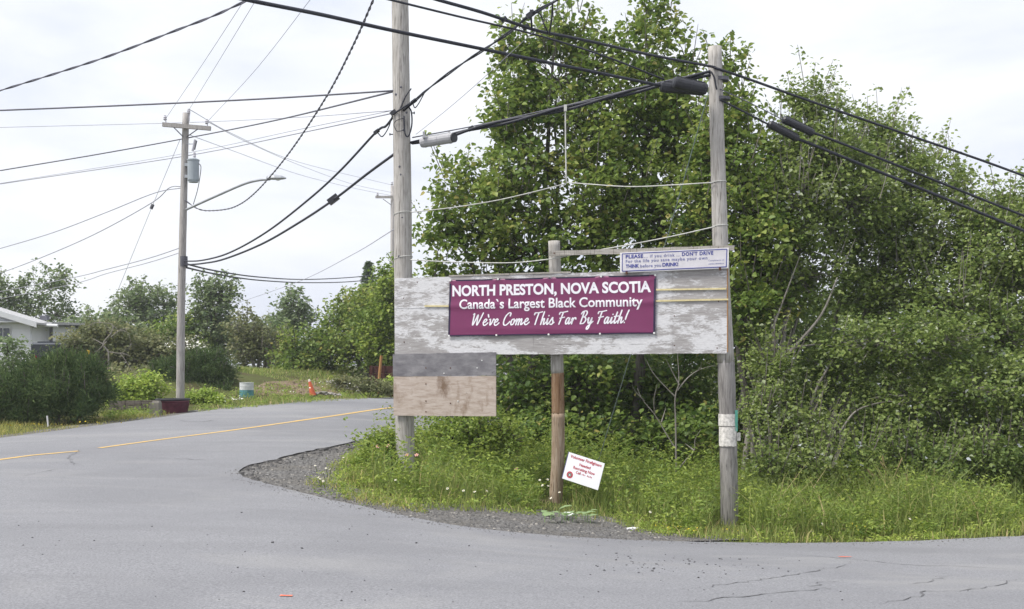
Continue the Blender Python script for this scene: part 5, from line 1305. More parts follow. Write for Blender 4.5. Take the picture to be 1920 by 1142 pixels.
tree('alder_tree', 'leaning multi-stemmed tree just right of the right pole', 'tree', gpt(1415, 21.0),
     [(1520, 205, 22.3, 48, 55, 0.6), (1497, 170, 22.3, 18, 28, 0.3), (1545, 290, 22.2, 80, 70, 1.0), (1490, 400, 21.6, 85, 80, 1.0), (1590, 380, 22, 90, 80, 1.1), (1470, 300, 22, 50, 70, .8), (1570, 200, 22.4, 22, 26, 0.3), (1500, 520, 21.6, 95, 70, 1.0)],
     'leaf_alder', 380, 56, 0.080, 0.27, 0.085, 4, 'bark_pale', hi_tint=0.55, shoots=110)
tree('alder_tree', 'broad crowned tree under the middle of the right descending cables', 'tree', gpt(1530, 22.8),
     [(1650, 280, 23.4, 60, 55, 0.8), (1620, 225, 23.4, 14, 34, 0.3), (1660, 240, 23.4, 18, 34, 0.3), (1700, 345, 23.2, 80, 65, 1.0), (1640, 420, 22.8, 100, 80, 1.2), (1740, 450, 22.8, 100, 80, 1.1), (1650, 540, 22.4, 110, 80, 1.1), (1715, 300, 23.4, 30, 30, .4), (1790, 345, 23.4, 32, 34, 0.5), (1580, 300, 23.4, 50, 60, .7)],
     'leaf_alder', 450, 56, 0.082, 0.28, 0.09, 3, 'bark_pale', hi_tint=0.58, shoots=140)
tree('alder_tree', 'rightmost broadleaf tree at the right edge of the picture', 'tree', gpt(1850, 22.5),
     [(1860, 400, 22.6, 70, 50, 0.9), (1920, 385, 22.6, 60, 45, 0.9), (1830, 480, 22.2, 100, 75, 1.1), (1910, 520, 22, 90, 90, 1.1), (1990, 470, 22.4, 80, 110, 1.2), (1780, 570, 21.8, 100, 70, 1.0), (1880, 630, 21.6, 100, 70, 1.0)],
     'leaf_alder', 440, 56, 0.082, 0.28, 0.09, 3, 'bark_pale', hi_tint=0.55, shoots=110)
tree('young_tree', 'low bushy tree with drooping boughs in front of the right wood', 'tree', gpt(1720, 20.8),
     [(1640, 640, 20.6, 100, 60, 1.0), (1760, 640, 20.2, 95, 60, 0.9), (1830, 730, 19.8, 100, 55, 0.8), (1720, 740, 20.2, 90, 45, 0.8), (1910, 720, 20, 70, 70, 0.9), (1560, 690, 21, 70, 60, 0.8), (1890, 810, 19.8, 80, 45, 0.7)],
     'leaf_alder', 360, 56, 0.072, 0.27, 0.05, 3, 'bark_pale', hi_tint=0.52)
tree('leafy_shrub', 'dense green shrub right beside the foot of the right pole', 'shrub', gpt(1470, 19.2),
     [(1430, 770, 19.6, 40, 60, 0.5), (1500, 810, 19.6, 60, 50, 0.7), (1440, 870, 18.4, 46, 36, 0.5), (1530, 870, 18.8, 60, 36, 0.6), (1450, 690, 20.2, 40, 50, 0.6)],
     'leaf_alder', 200, 46, 0.066, 0.24, 0.03, 5, hi_tint=0.6, shoots=70, shoot_h=0.6)
for lab, px_, d, lob in (('low shrub at the wood edge behind the dry grass plumes', 1650, 19.0, [(1610, 865, 19.0, 50, 34, 0.6), (1690, 860, 19.2, 56, 36, 0.6), (1640, 800, 20.2, 50, 40, 0.6)]),
                         ('low shrub at the wood edge under the drooping boughs', 1780, 18.8, [(1750, 870, 18.8, 50, 34, 0.6), (1820, 862, 18.9, 56, 36, 0.6), (1790, 820, 20.0, 60, 36, 0.6)]),
                         ('low shrub at the wood edge by the right picture edge', 1905, 18.8, [(1880, 865, 18.8, 50, 36, 0.6), (1950, 860, 18.8, 50, 40, 0.6), (1920, 800, 19.8, 60, 50, 0.7)])):
    tree('leafy_shrub', lab, 'shrub', gpt(px_, d), lob, 'leaf_alder', 120, 46, 0.070, 0.25, 0.025, 5, group='shrubs along the right wood edge', hi_tint=0.45, shoots=40, shoot_h=0.55)
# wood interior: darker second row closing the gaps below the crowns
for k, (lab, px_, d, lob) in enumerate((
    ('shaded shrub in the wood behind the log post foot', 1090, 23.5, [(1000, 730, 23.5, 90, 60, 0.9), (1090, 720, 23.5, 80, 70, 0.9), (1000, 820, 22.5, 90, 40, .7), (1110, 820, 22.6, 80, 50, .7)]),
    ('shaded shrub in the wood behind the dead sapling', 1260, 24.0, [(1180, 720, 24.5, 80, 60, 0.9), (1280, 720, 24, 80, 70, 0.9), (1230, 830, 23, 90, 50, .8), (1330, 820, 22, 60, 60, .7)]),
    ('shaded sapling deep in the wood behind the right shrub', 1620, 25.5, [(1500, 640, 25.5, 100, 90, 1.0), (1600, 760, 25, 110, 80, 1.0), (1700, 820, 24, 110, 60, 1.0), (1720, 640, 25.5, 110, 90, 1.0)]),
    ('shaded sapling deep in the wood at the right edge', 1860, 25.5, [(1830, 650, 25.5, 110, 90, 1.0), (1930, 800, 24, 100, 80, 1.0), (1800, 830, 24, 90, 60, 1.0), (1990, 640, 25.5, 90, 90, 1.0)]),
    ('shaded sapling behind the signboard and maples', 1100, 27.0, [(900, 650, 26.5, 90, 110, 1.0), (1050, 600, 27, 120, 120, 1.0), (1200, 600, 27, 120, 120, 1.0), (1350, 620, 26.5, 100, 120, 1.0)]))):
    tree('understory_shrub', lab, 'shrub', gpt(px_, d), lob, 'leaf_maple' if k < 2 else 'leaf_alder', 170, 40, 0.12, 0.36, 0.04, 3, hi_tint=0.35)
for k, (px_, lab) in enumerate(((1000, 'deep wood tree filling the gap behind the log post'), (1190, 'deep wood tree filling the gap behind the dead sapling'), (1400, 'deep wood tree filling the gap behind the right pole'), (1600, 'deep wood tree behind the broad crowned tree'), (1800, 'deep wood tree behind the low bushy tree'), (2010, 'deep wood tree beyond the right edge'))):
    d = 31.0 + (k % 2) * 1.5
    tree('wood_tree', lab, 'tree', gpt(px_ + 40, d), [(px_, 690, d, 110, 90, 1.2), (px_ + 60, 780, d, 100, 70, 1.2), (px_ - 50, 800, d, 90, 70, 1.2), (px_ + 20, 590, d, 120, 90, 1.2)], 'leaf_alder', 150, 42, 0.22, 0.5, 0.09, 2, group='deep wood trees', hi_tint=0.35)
tree('leafy_bush', 'yellow-green bush just right of the near left pole under the plywood panel', 'bush', gpt(860, 20.2),
     [(830, 815, 20.2, 55, 38, 0.5), (900, 800, 20.6, 60, 40, 0.6), (860, 770, 21.2, 60, 40, 0.6), (950, 820, 20.6, 50, 35, 0.5)], 'leaf_bush', 170, 40, 0.065, 0.20, 0.02, 5, hi_tint=0.6)
tree('maple_sapling', 'light green sapling showing left of the near left pole', 'tree', gpt(728, 42.5),
     [(722, 520, 42.5, 16, 24, 0.5), (716, 580, 42.5, 24, 36, 0.7), (745, 560, 42.5, 40, 80, 1.0), (705, 635, 42.5, 32, 40, 0.8), (730, 665, 42.5, 34, 24, 0.8)],
     'leaf_bush', 190, 38, 0.13, 0.34, 0.05, 2, hi_tint=0.6)
# bare dead sapling
def bare(name, label, cat, strokes, d, mat, r0):
    T_ = thing(name, P(*strokes[0][0], d) * np.array([1, 1, 0]) + np.array([0, 0, gz(P(*strokes[0][0], d)[0], d)]), label, cat)
    for i, st in enumerate(strokes):
        n = len(st); dd_ = [d + 0.25 * math.sin(i * 2.1) * q / max(1, n - 1) for q in range(n)]
        pts = cat_rom([P(a, b_, e) for (a, b_), e in zip(st, dd_)], 4)
        if i == 0: pts = [down_to_ground(pts[0], 0.1)] + pts
        rr = r0 if i == 0 else r0 * 0.6
        mb = MB(); mb.tube(pts, list(np.linspace(rr, rr * 0.25, len(pts))), 6); obj('stem' if i == 0 else 'branch', mb, mat, T_)
bare('dead_sapling', 'bare dead sapling in the dark gap under the signboard', 'tree',
     [[(1268, 885), (1267, 800), (1266, 745), (1273, 715), (1270, 660)], [(1266, 840), (1250, 815), (1228, 778), (1205, 750), (1195, 728)], [(1228, 775), (1226, 750), (1232, 722)], [(1267, 745), (1250, 728), (1225, 700), (1210, 672)],
      [(1270, 732), (1290, 708), (1312, 693), (1340, 685)], [(1312, 693), (1316, 680)], [(1268, 885), (1288, 860), (1302, 845), (1303, 825), (1314, 805)], [(1302, 845), (1285, 832)], [(1256, 882), (1240, 860), (1225, 835)],
      [(1274, 722), (1262, 700), (1248, 672)], [(1240, 792), (1245, 776), (1248, 766)], [(1208, 752), (1192, 735), (1185, 722)]], 20.3, 'bark_pale', 0.022)
bare('fallen_branch', 'long bare grey branch arching before the right wood', 'branch', [[(1575, 810), (1600, 775), (1630, 760), (1670, 753), (1720, 757)], [(1670, 753), (1640, 745), (1590, 770)], [(1720, 757), (1755, 770), (1765, 788)]], 20.0, 'bark_pale', 0.022)
bare('leaning_trunk', 'pale leaning trunk pair right of the right pole', 'tree', [[(1412, 760), (1445, 700), (1490, 650), (1540, 590), (1570, 520)], [(1445, 700), (1480, 655), (1560, 645), (1590, 648)], [(1455, 690), (1450, 620), (1470, 560), (1500, 480)], [(1520, 760), (1535, 720), (1575, 650), (1590, 590)]], 20.6, 'bark_pale', 0.05)

# ------------------------------------------------------------------ far trees and yard shrubs on the left
def far_tree(name, label, px_, d, lobes, mat='leaf_far', n_cl=110, per=38, leaf=0.17, crad=0.5, tr_=0.10, stems=2, bark='bark', **kw):
    return tree(name, label, 'tree', gpt(px_, d), lobes, mat, n_cl, per, leaf, crad, tr_, stems, bark, group='trees beyond the back road', twig=0.02, shoots=40, shoot_h=0.6, **kw)
far_tree('broadleaf_tree', 'loose crowned tree behind the white house', 90, 58, [(20, 560, 58, 50, 40, 1.5), (90, 540, 58, 40, 38, 1.3), (100, 590, 58, 45, 28, 1.3), (40, 600, 58, 50, 30, 1.4), (-30, 560, 58, 50, 50, 1.5), (120, 515, 58, 12, 14, .4)], 'leaf_far', 150, 30)
far_tree('broadleaf_tree', 'round dark tree left of the far pole', 280, 60, [(255, 570, 60, 40, 38, 1.5), (310, 575, 60, 34, 38, 1.3), (280, 620, 60, 60, 30, 1.5), (225, 600, 60, 28, 26, 1.0)], 'leaf_far', 150, 34)
far_tree('broadleaf_tree', 'tall narrow tree just right of the far pole', 400, 55, [(405, 555, 55, 36, 30, 1.2), (395, 600, 55, 48, 36, 1.3), (405, 640, 55, 50, 36, 1.3), (428, 545, 55, 20, 20, .6), (378, 548, 55, 14, 20, .5)], 'leaf_far', 150, 36)
far_tree('broadleaf_tree', 'thin olive trees with pale stems beyond the grassy bank', 485, 50, [(470, 620, 50, 30, 26, 1.0), (490, 650, 50, 40, 28, 1.0), (520, 660, 50, 30, 25, .9), (460, 660, 50, 28, 28, .9), (445, 610, 50, 16, 20, .6)], 'leaf_olive', 120, 24, 0.14, stems=4, bark='bark_pale')
far_tree('broadleaf_tree', 'sparse pale tree against the sky over the bank', 550, 62, [(545, 575, 62, 22, 26, .9), (560, 605, 62, 30, 22, 1.0), (535, 615, 62, 28, 22, .9), (575, 590, 62, 14, 14, .5)], 'leaf_poplar', 90, 26, 0.19)
far_tree('broadleaf_tree', 'broad dark green tree behind the traffic cone', 590, 45, [(570, 660, 45, 45, 36, 1.3), (620, 640, 45, 50, 40, 1.4), (600, 690, 45, 55, 18, 1.2), (645, 600, 46, 40, 34, 1.2), (545, 690, 44, 34, 18, .9)], 'leaf_maple', 230, 38, 0.14, 0.40, stems=3)
far_tree('broadleaf_tree', 'tall green tree behind the plank box', 690, 44, [(690, 620, 44, 50, 45, 1.4), (700, 565, 45, 40, 36, 1.2), (720, 670, 43, 40, 36, 1.0), (660, 660, 44, 40, 40, 1.1), (660, 570, 46, 26, 22, .8), (725, 600, 44, 30, 50, 1)], 'leaf_maple', 240, 38, 0.14, 0.40, stems=3, hi_tint=0.55)
far_tree('broadleaf_tree', 'low tree filling the line between the round tree and the house', 190, 52, [(190, 615, 52, 40, 26, 1.2), (160, 640, 52, 40, 26, 1.2), (230, 640, 52, 40, 30, 1.2)], 'leaf_far', 110, 34)
far_tree('broadleaf_tree', 'low tree filling the line right of the tall narrow tree', 460, 57, [(450, 640, 57, 36, 30, 1.2), (500, 625, 57, 36, 26, 1.2), (525, 650, 57, 40, 30, 1.2), (480, 665, 57, 50, 22, 1.2)], 'leaf_far', 120, 34)
far_tree('broadleaf_tree', 'low tree directly behind the far pole', 335, 54, [(335, 625, 54, 36, 34, 1.2), (300, 650, 54, 40, 28, 1.2), (360, 655, 54, 40, 26, 1.2)], 'leaf_maple', 110, 34)
far_tree('broadleaf_tree', 'far tree closing the back road behind the signboard', 860, 70, [(830, 640, 70, 60, 50, 2), (930, 630, 70, 60, 55, 2), (880, 670, 69, 90, 30, 2)], 'leaf_far', 130, 34, 0.24, 0.7)
far_tree('broadleaf_tree', 'far tree behind the right half of the signboard', 1080, 68, [(1040, 630, 68, 60, 50, 2), (1140, 640, 68, 60, 50, 2), (1090, 670, 67, 90, 30, 2)], 'leaf_far', 130, 34, 0.24, 0.7)
# spruce
sp = thing('spruce_tree', gpt(692, 72), 'dark pointed spruce top above the far trees', 'tree')
mb = MB(); mb.tube([gpt(692, 72), P(691, 492, 72)], [0.16, 0.02], 7); obj('trunk', mb, 'bark', sp)
parts = []
zt_ = P(691, 494, 72)[2]
for k in range(46):
    q = k / 45; z = zt_ - q * 5.0; R_ = 0.12 + 1.15 * q ** 0.9
    for j in range(int(7 + 6 * q)):
        th = rng.uniform(0, 6.28); L = R_ * rng.uniform(0.7, 1.1); m = int(14 + 22 * q)
        f_ = rng.random(m)[:, None]
        pos = np.array([P(691, 0, 72)[0], 72, z]) + np.c_[math.cos(th) * L * f_, math.sin(th) * L * f_, -0.25 * L * f_ + 0.1 * L * f_ ** 2] + rng.normal(size=(m, 3)) * 0.05
        parts.append(leaf_arrays(pos, 0.20, out=np.array([math.cos(th), math.sin(th), 0.1]) * 2, tmpl=SLIM))
V, Fc, tt = merge(parts); raw_mesh('crown', V, Fc, tt, 'needle', sp, kind='stuff')

def pine(label, px_, d, lobes, n_cl, seed=0):
    return tree('pine_shrub', label, 'shrub', gpt(px_, d), lobes, 'needle', n_cl, 95, 0.13, 0.17, 0.06, 4, 'bark', group='mugo pine shrubs', tmpl=NEEDLE, upbias=0.05, spread=0.9, twig=0.012, droop=-0.9, flat=1.1, hi_tint=0.5, shell=0.45, shoots=90, shoot_h=0.3)
pine('left pine shrub on the lawn at the left edge', 52, 27.2, [(40, 735, 27.2, 55, 46, 0.7), (10, 760, 27.2, 40, 30, 0.6), (80, 712, 27.3, 50, 38, 0.7), (55, 772, 27, 40, 18, .5), (-40, 750, 27.3, 40, 36, .6)], 260)
pine('right pine shrub of the pair on the roadside lawn', 118, 27.0, [(120, 735, 27, 56, 42, 0.8), (165, 728, 27, 40, 40, 0.7), (125, 690, 27.2, 48, 22, 0.6), (170, 695, 27.1, 28, 20, 0.5), (155, 762, 26.8, 30, 18, .5), (110, 768, 26.9, 30, 16, .5), (195, 738, 27, 14, 18, .4)], 290)
pine('dark pine shrub behind the foot of the far pole', 365, 36.0, [(345, 700, 36, 44, 36, 0.8), (400, 702, 36, 42, 38, 0.8), (370, 728, 35.8, 56, 20, .7), (305, 712, 36.2, 30, 30, .7), (385, 678, 36, 36, 20, .6), (320, 735, 35.2, 36, 18, .6), (395, 740, 35.2, 44, 14, .6)], 420)
def yard(name, label, px_, d, lobes, mat, n_cl=110, per=36, leaf=0.10, crad=0.24, **kw):
    return tree(name, label, 'bush', gpt(px_, d), lobes, mat, n_cl, per, leaf, crad, 0.03, 4, group='bushes beyond the back road', **kw)
yard('poplar_bush', 'pale leaved bush before the house at the left edge', 20, 33, [(14, 655, 33, 22, 20, 0.5), (0, 695, 33, 40, 26, 0.7), (34, 690, 33, 22, 22, 0.5), (42, 662, 33, 10, 9, 0.3)], 'leaf_poplar', 80, 26)
yard('leafy_bush', 'bright yellow-green bush left of the red tub', 258, 31.6, [(240, 735, 31.6, 36, 24, 0.6), (280, 725, 31.6, 28, 22, 0.5), (230, 755, 31.4, 24, 18, 0.4), (270, 755, 31.4, 28, 16, 0.4)], 'leaf_bright', 130, 36, 0.085)
yard('leafy_bush', 'low yellow-green bush right of the red tub', 378, 32.4, [(365, 748, 32.4, 18, 13, 0.4), (388, 746, 32.4, 18, 14, 0.4), (410, 754, 32.3, 18, 10, 0.35)], 'leaf_bright', 80, 34, 0.075, 0.18)
ap_ = yard('old_apple_tree', 'olive tree with dead grey limbs beside the white house', 205, 40, [(150, 640, 40, 40, 30, 1.0), (200, 625, 40.5, 45, 26, 1.0), (130, 670, 40, 36, 26, .9), (230, 655, 40.5, 36, 30, .9), (190, 670, 40.6, 40, 24, .9)], 'leaf_olive', 170, 34, 0.11, 0.3)
ap_['category'] = 'tree'
bare('dead_limbs', 'bare silver dead limbs over the olive tree by the house', 'branch', [[(203, 690), (203, 660), (193, 645), (208, 625), (212, 612), (205, 607), (180, 605), (163, 612)], [(193, 645), (178, 637), (172, 635)], [(210, 622), (195, 608)], [(208, 632), (225, 620), (240, 625), (246, 645)], [(213, 612), (225, 622)], [(205, 660), (228, 662), (238, 650)], [(225, 618), (245, 615)], [(172, 608), (165, 622)], [(238, 624), (232, 612)], [(246, 645), (240, 655)], [(188, 606), (184, 596)], [(200, 640), (186, 655), (176, 660)], [(228, 662), (246, 668)]], 38.6, 'bark_pale', 0.03)
yard('olive_bush', 'olive bush mass left of the far pole', 285, 42, [(270, 650, 42, 36, 30, 1.0), (310, 660, 42, 34, 30, .9), (250, 685, 41, 36, 24, .9), (300, 700, 40, 40, 22, .8), (225, 705, 38, 40, 20, .8), (270, 712, 37, 40, 16, .7)], 'leaf_olive', 220, 34, 0.12, 0.3)
wf = yard('flowering_bush', 'bush with white blossom right behind the far pole', 355, 41.5, [(350, 650, 41.5, 30, 16, 0.6), (370, 662, 41.5, 24, 16, 0.6), (340, 670, 41.5, 30, 18, .6)], 'leaf_olive', 90, 34, 0.10, 0.24)
pos = np.concatenate([P(px_, py_, 40.3) + rng.normal(size=(20, 3)) * np.array([0.14, 0.15, 0.10]) for px_, py_ in ((350, 642), (362, 646), (372, 652), (378, 660), (366, 640), (356, 650), (312, 645), (384, 655))])
V, Fc, tt = leaf_arrays(pos, 0.075); raw_mesh('blossom', V, Fc, tt, 'petal', wf, kind='stuff')
yard('low_bush', 'brownish low bush on the bank right of the rock pile', 690, 37.5, [(650, 716, 37.6, 30, 9, 0.4), (690, 722, 37.4, 36, 9, 0.4), (725, 728, 37, 26, 10, .4)], 'leaf_olive', 110, 26, 0.08, 0.22)
yard('low_bush', 'green leafy bush under the plank box at the near left pole', 735, 38.6, [(735, 724, 38.6, 16, 10, 0.4), (750, 728, 38.6, 14, 10, .4)], 'leaf_bright', 50, 32, 0.09, 0.2)
tree('rose_bush', 'wild rose bush crowding the left of the near left pole foot', 'bush', gpt(708, 18.4),
     [(705, 835, 18.5, 30, 26, 0.3), (720, 860, 18.4, 34, 30, 0.35), (690, 868, 18.3, 30, 24, 0.3), (728, 815, 18.6, 12, 14, .2), (700, 900, 18.0, 40, 20, .35)], 'leaf_bush', 190, 36, 0.05, 0.12, 0.012, 6, hi_tint=0.62, twig=0.006)

# ------------------------------------------------------------------ weeds, grass, flowers
def blades(q, hmin, hmax, wd, mat, name, label, lean=0.35, tint_mu=0.5, tint_sd=0.22):
    n = len(q); z = ground(q[:, 0], q[:, 1]); b0 = np.c_[q, z - 0.02]
    h = rng.uniform(hmin, hmax, n) * hfun(q[:, 0], q[:, 1]); th = rng.uniform(0, 6.28, n); ph = rng.uniform(0, 6.28, n)
    ld = np.c_[np.cos(th), np.sin(th), np.zeros(n)] * (h * lean * rng.uniform(0.2, 1.4, n))[:, None]
    sd_ = np.c_[np.cos(ph), np.sin(ph), np.zeros(n)] * wd * rng.uniform(0.6, 1.3, n)[:, None]
    mid = b0 + ld * 0.3 + np.c_[np.zeros((n, 2)), h * 0.6]; tip = b0 + ld + np.c_[np.zeros((n, 2)), h]
    V = np.stack([b0 - sd_, b0 + sd_, mid + sd_ * 0.8, mid - sd_ * 0.8, tip + sd_ * 0.15, tip - sd_ * 0.15], 1).reshape(-1, 3)
    Fc = (np.array([(0, 1, 2, 3), (3, 2, 4, 5)])[None] + (np.arange(n) * 6)[:, None, None]).reshape(-1, 4)
    tt = np.repeat(np.clip(rng.normal(tint_mu, tint_sd, n), 0, 1), 6)
    return raw_mesh(name, V, Fc, tt, mat, kind='stuff', label=label, origin=(0, 0, 0))
verge_in = [(1400, 1020), (1300, 1012), (1215, 1006), (1150, 982), (1050, 972), (900, 962), (780, 957), (700, 945), (640, 928), (612, 908), (632, 880), (662, 856), (704, 836)]
vp = px_line(verge_in)[::-1]
verge = vp + px_line([(1560, 1021), (1740, 1016), (1925, 1008)]) + [(10.5, 19.0), (11, 23), (-0.5, 23.0), (-1.9, 21)]
FEET = [(G(1368, 985)[0], DR), (G(1043, 950)[0], DM), (G(760, 880)[0], DL)]
def keep_feet(q, wide=0.26):
    k = np.ones(len(q), bool)
    for x0, y0 in FEET: k &= ~((np.abs(q[:, 0] - x0 * q[:, 1] / y0) < wide) & (q[:, 1] > y0 - 1.8) & (q[:, 1] < y0 + 0.1))
    return k
def hfun(x, y): return np.clip(0.80 + 0.28 * np.sin(1.7 * x + 0.6 * y) + 0.22 * np.sin(3.1 * y - 2.3 * x + 1.0) + 0.12 * np.sin(5.3 * x + 4.1 * y), 0.35, 1.4)
q = scatter(verge, 36000)
feet_q = q[~keep_feet(q)]; q = q[keep_feet(q)]
# the tall part stands back from the road, the rim is short
def edge_dist(q, line):
    L = np.array(densify(line, 0.25)); out = np.full(len(q), 9.0)
    for i in range(0, len(q), 4000):
        out[i:i + 4000] = np.min(np.hypot(q[i:i + 4000, None, 0] - L[None, :, 0], q[i:i + 4000, None, 1] - L[None, :, 1]), 1)
    return out
rim = vp + px_line([(1560, 1021), (1740, 1016), (1925, 1008)]) + [(10.5, 19.0)]
ed = edge_dist(q, rim)
blades(feet_q, 0.04, 0.16, 0.006, 'grass', 'foot_grass', 'short grass at the feet of the poles', 0.6, 0.6)
blades(q[ed < 0.7], 0.05, 0.24, 0.006, 'grass', 'short_grass', 'short grass along the verge rim', 0.5, 0.62)
right = q[:, 0] > 3.3
blades(q[(ed >= 0.5) & right], 0.25, 0.85, 0.006, 'grass', 'tall_grass', 'tall grass right of the right pole', 0.55, 0.46, 0.26)
blades(q[(ed >= 0.6) & ~right], 0.15, 0.52, 0.006, 'grass', 'verge_grass', 'knee high grass among the weeds around the poles', 0.5, 0.46, 0.24)
fr = px_line([(572, 912), (612, 930), (650, 942), (720, 956), (800, 966), (800, 955), (700, 930), (665, 900), (690, 850), (640, 862), (610, 885)])
blades(scatter(fr, 1500), 0.03, 0.16, 0.006, 'grass_lawn', 'corner_grass', 'sparse dry grass tufts creeping over the corner gravel', 0.7, 0.45, 0.25)
def weeds(q, hmin, hmax, leaf, mat, name, label, mu=0.5, per=26, spread_=0.10):
    parts = []; mb = MB()
    z = ground(q[:, 0], q[:, 1])
    for (x, y), zz in zip(q, z):
        h = rng.uniform(hmin, hmax) * float(hfun(x, y)); m = int(per * rng.uniform(0.7, 1.3)); top = np.array([rng.normal() * 0.10, rng.normal() * 0.10, h])
        f_ = rng.random(m) ** 0.75; th = rng.uniform(0, 6.28, m)
        o_ = np.c_[np.cos(th), np.sin(th), np.full(m, 0.45)]
        pos = np.array([x, y, zz]) + top * f_[:, None] + o_ * np.array([1, 1, 0]) * (rng.random(m) * spread_)[:, None]
        parts.append(leaf_arrays(pos, leaf, out=o_ * 1.6, upbias=0.5, tmpl=SLIM, tint=np.clip(mu + rng.normal() * 0.14 + rng.normal(size=m) * 0.13 + 0.15 * (f_ - 0.5), 0, 1)))
    V, Fc, tt = merge(parts)
    return raw_mesh(name, V, Fc, tt, mat, kind='stuff', label=label, origin=(0, 0, 0))
q = scatter(verge, 3000); q = q[~((q[:, 0] > 0.6) & (q[:, 0] < 1.5) & (q[:, 1] > 15.2) & (q[:, 1] < 17.3))]; q = q[keep_feet(q)]; ed = edge_dist(q, rim); right = q[:, 0] > 3.3
weeds(q[(ed > 0.45) & ~right], 0.34, 0.95, 0.070, 'leaf_bush', 'verge_weeds', 'leafy green weeds filling the verge under the signboard', 0.6)
weeds(q[(ed > 0.55) & right], 0.3, 0.75, 0.065, 'leaf_bush', 'tall_weeds', 'leafy weeds among the tall grass on the right', 0.5)
q2 = scatter(verge, 2400); e2_ = edge_dist(q2, rim); q2 = q2[keep_feet(q2) & (e2_ > 0.4) & (q2[:, 0] > 3.2)]
weeds(scatter(fr, 90), 0.05, 0.22, 0.04, 'leaf_bush', 'corner_weeds', 'low weeds creeping over the corner gravel', 0.65, 18, 0.09)
weeds(q2, 0.28, 0.9, 0.055, 'leaf_bush', 'mixed_weeds', 'fine leaved weeds thick in the right verge', 0.62, 30, 0.13)
weeds(q[(ed <= 0.6) & (ed > 0.08)][:360], 0.05, 0.22, 0.045, 'leaf_bright', 'rim_weeds', 'low yellow-green weeds along the verge rim', 0.5, 20, 0.08)
lawn = px_line([(0, 822), (150, 803), (300, 783), (330, 776), (200, 776), (0, 790)]); lawn = [(a, b_) for a, b_ in lawn] + [(-18, 31), (-16, 24.5)]
blades(scatter(lawn, 9000), 0.04, 0.15, 0.008, 'grass_lawn', 'lawn_grass', 'dry short lawn grass beside the far road edge', 0.6)
bank = px_line([(372, 776), (420, 771), (520, 762), (640, 754), (730, 747), (700, 712), (560, 714), (440, 735), (360, 765)])
blades(scatter(bank, 5200), 0.05, 0.20, 0.010, 'grass', 'bank_grass', 'rough grass on the bank behind the far road edge', 0.5, 0.65)
weeds(scatter(bank, 170), 0.10, 0.26, 0.07, 'leaf_bright', 'bank_weeds', 'weeds on the bank behind the far road edge', 0.35, 18)
wf_ = px_line([(200, 789), (300, 783), (300, 777), (200, 779)])
weeds(scatter(wf_, 46), 0.12, 0.3, 0.06, 'leaf_bright', 'wall_weeds', 'weeds before the low timber edge', 0.3, 18)
topb = [tuple(gpt(px_, d)[:2]) for px_, d in ((445, 39), (690, 39), (700, 45), (560, 47), (445, 46))]
blades(scatter(topb, 8000), 0.05, 0.18, 0.012, 'grass', 'upper_bank_grass', 'green grass on top of the bank before the far trees', 0.5, 0.55)

def flower(name, label, group, px_, py_, d, r, pm, cm, petals=9, stem=0.5):
    c = P(px_, py_, d); g_ = gz(c[0], d)
    T_ = thing(name, (c[0], d, g_), label, 'flower', group)
    tilt = np.array([rng.normal() * 0.35, -0.55 + rng.normal() * 0.2, 0.8]); tilt /= np.linalg.norm(tilt); a = np.cross(tilt, X1); a /= np.linalg.norm(a); b2 = np.cross(tilt, a)
    mb = MB()
    for k in range(petals):
        t0 = 2 * math.pi * k / petals; w_ = math.pi / petals * 0.8
        mb.add([c + (a * math.cos(t0) + b2 * math.sin(t0)) * r * 0.2, c + (a * math.cos(t0 - w_) + b2 * math.sin(t0 - w_)) * r * 0.8, c + (a * math.cos(t0) + b2 * math.sin(t0)) * r + tilt * r * 0.1, c + (a * math.cos(t0 + w_) + b2 * math.sin(t0 + w_)) * r * 0.8], [(0, 1, 2, 3)])
    obj('petals', mb, pm, T_)
    mb = MB(); mb.lathe(c, [(r * 0.33, 0), (r * 0.25, r * 0.15), (r * 0.1, r * 0.2)], 7, tilt); obj('centre', mb, cm, T_)
    mb = MB(); mb.tube(curve_pts((c[0] + 0.03, d + 0.02, g_), c, 3, -0.02), 0.004, 4); obj('stem', mb, 'leaf_bush', T_)
for (a, b_) in ((611, 878), (618, 880), (606, 886), (600, 898), (597, 895), (606, 902), (644, 858), (591, 873)):
    flower('daisy', 'white daisy at the gravel corner left of the rose bush', 'daisies at the gravel corner', a, b_, G(a, min(b_ + 20, 925))[1], 0.019, 'petal', 'flower_yellow')
for (a, b_) in ((747, 899), (742, 900), (869, 920), (839, 916), (890, 922), (913, 921)):
    flower('daisy', 'white daisy in the weeds between left pole and log post', 'daisies under the signboard', a, b_, G(a, b_ + 32)[1], 0.021, 'petal', 'flower_yellow')
for (a, b_) in ((1012, 900), (1017, 910), (1027, 899), (1028, 911), (1049, 923), (1033, 934)):
    flower('daisy', 'white daisy close beside the log post foot', 'daisies beside the log post', a, b_, G(a, min(b_ + 36, 968))[1], 0.021, 'petal', 'flower_yellow')
for (a, b_) in ((1219, 960), (1294, 927), (1339, 933), (1352, 946), (1435, 955), (1465, 968), (1489, 950), (1503, 957), (1506, 961), (1529, 961), (1533, 960), (1539, 960), (1542, 982), (1543, 985), (1521, 996), (1706, 973), (1500, 971)):
    flower('daisy', 'white daisy in the tall grass around the right pole' , 'daisies right of the log post', a, b_, G(a, min(b_ + 30, 1012))[1], 0.020, 'petal', 'flower_yellow')
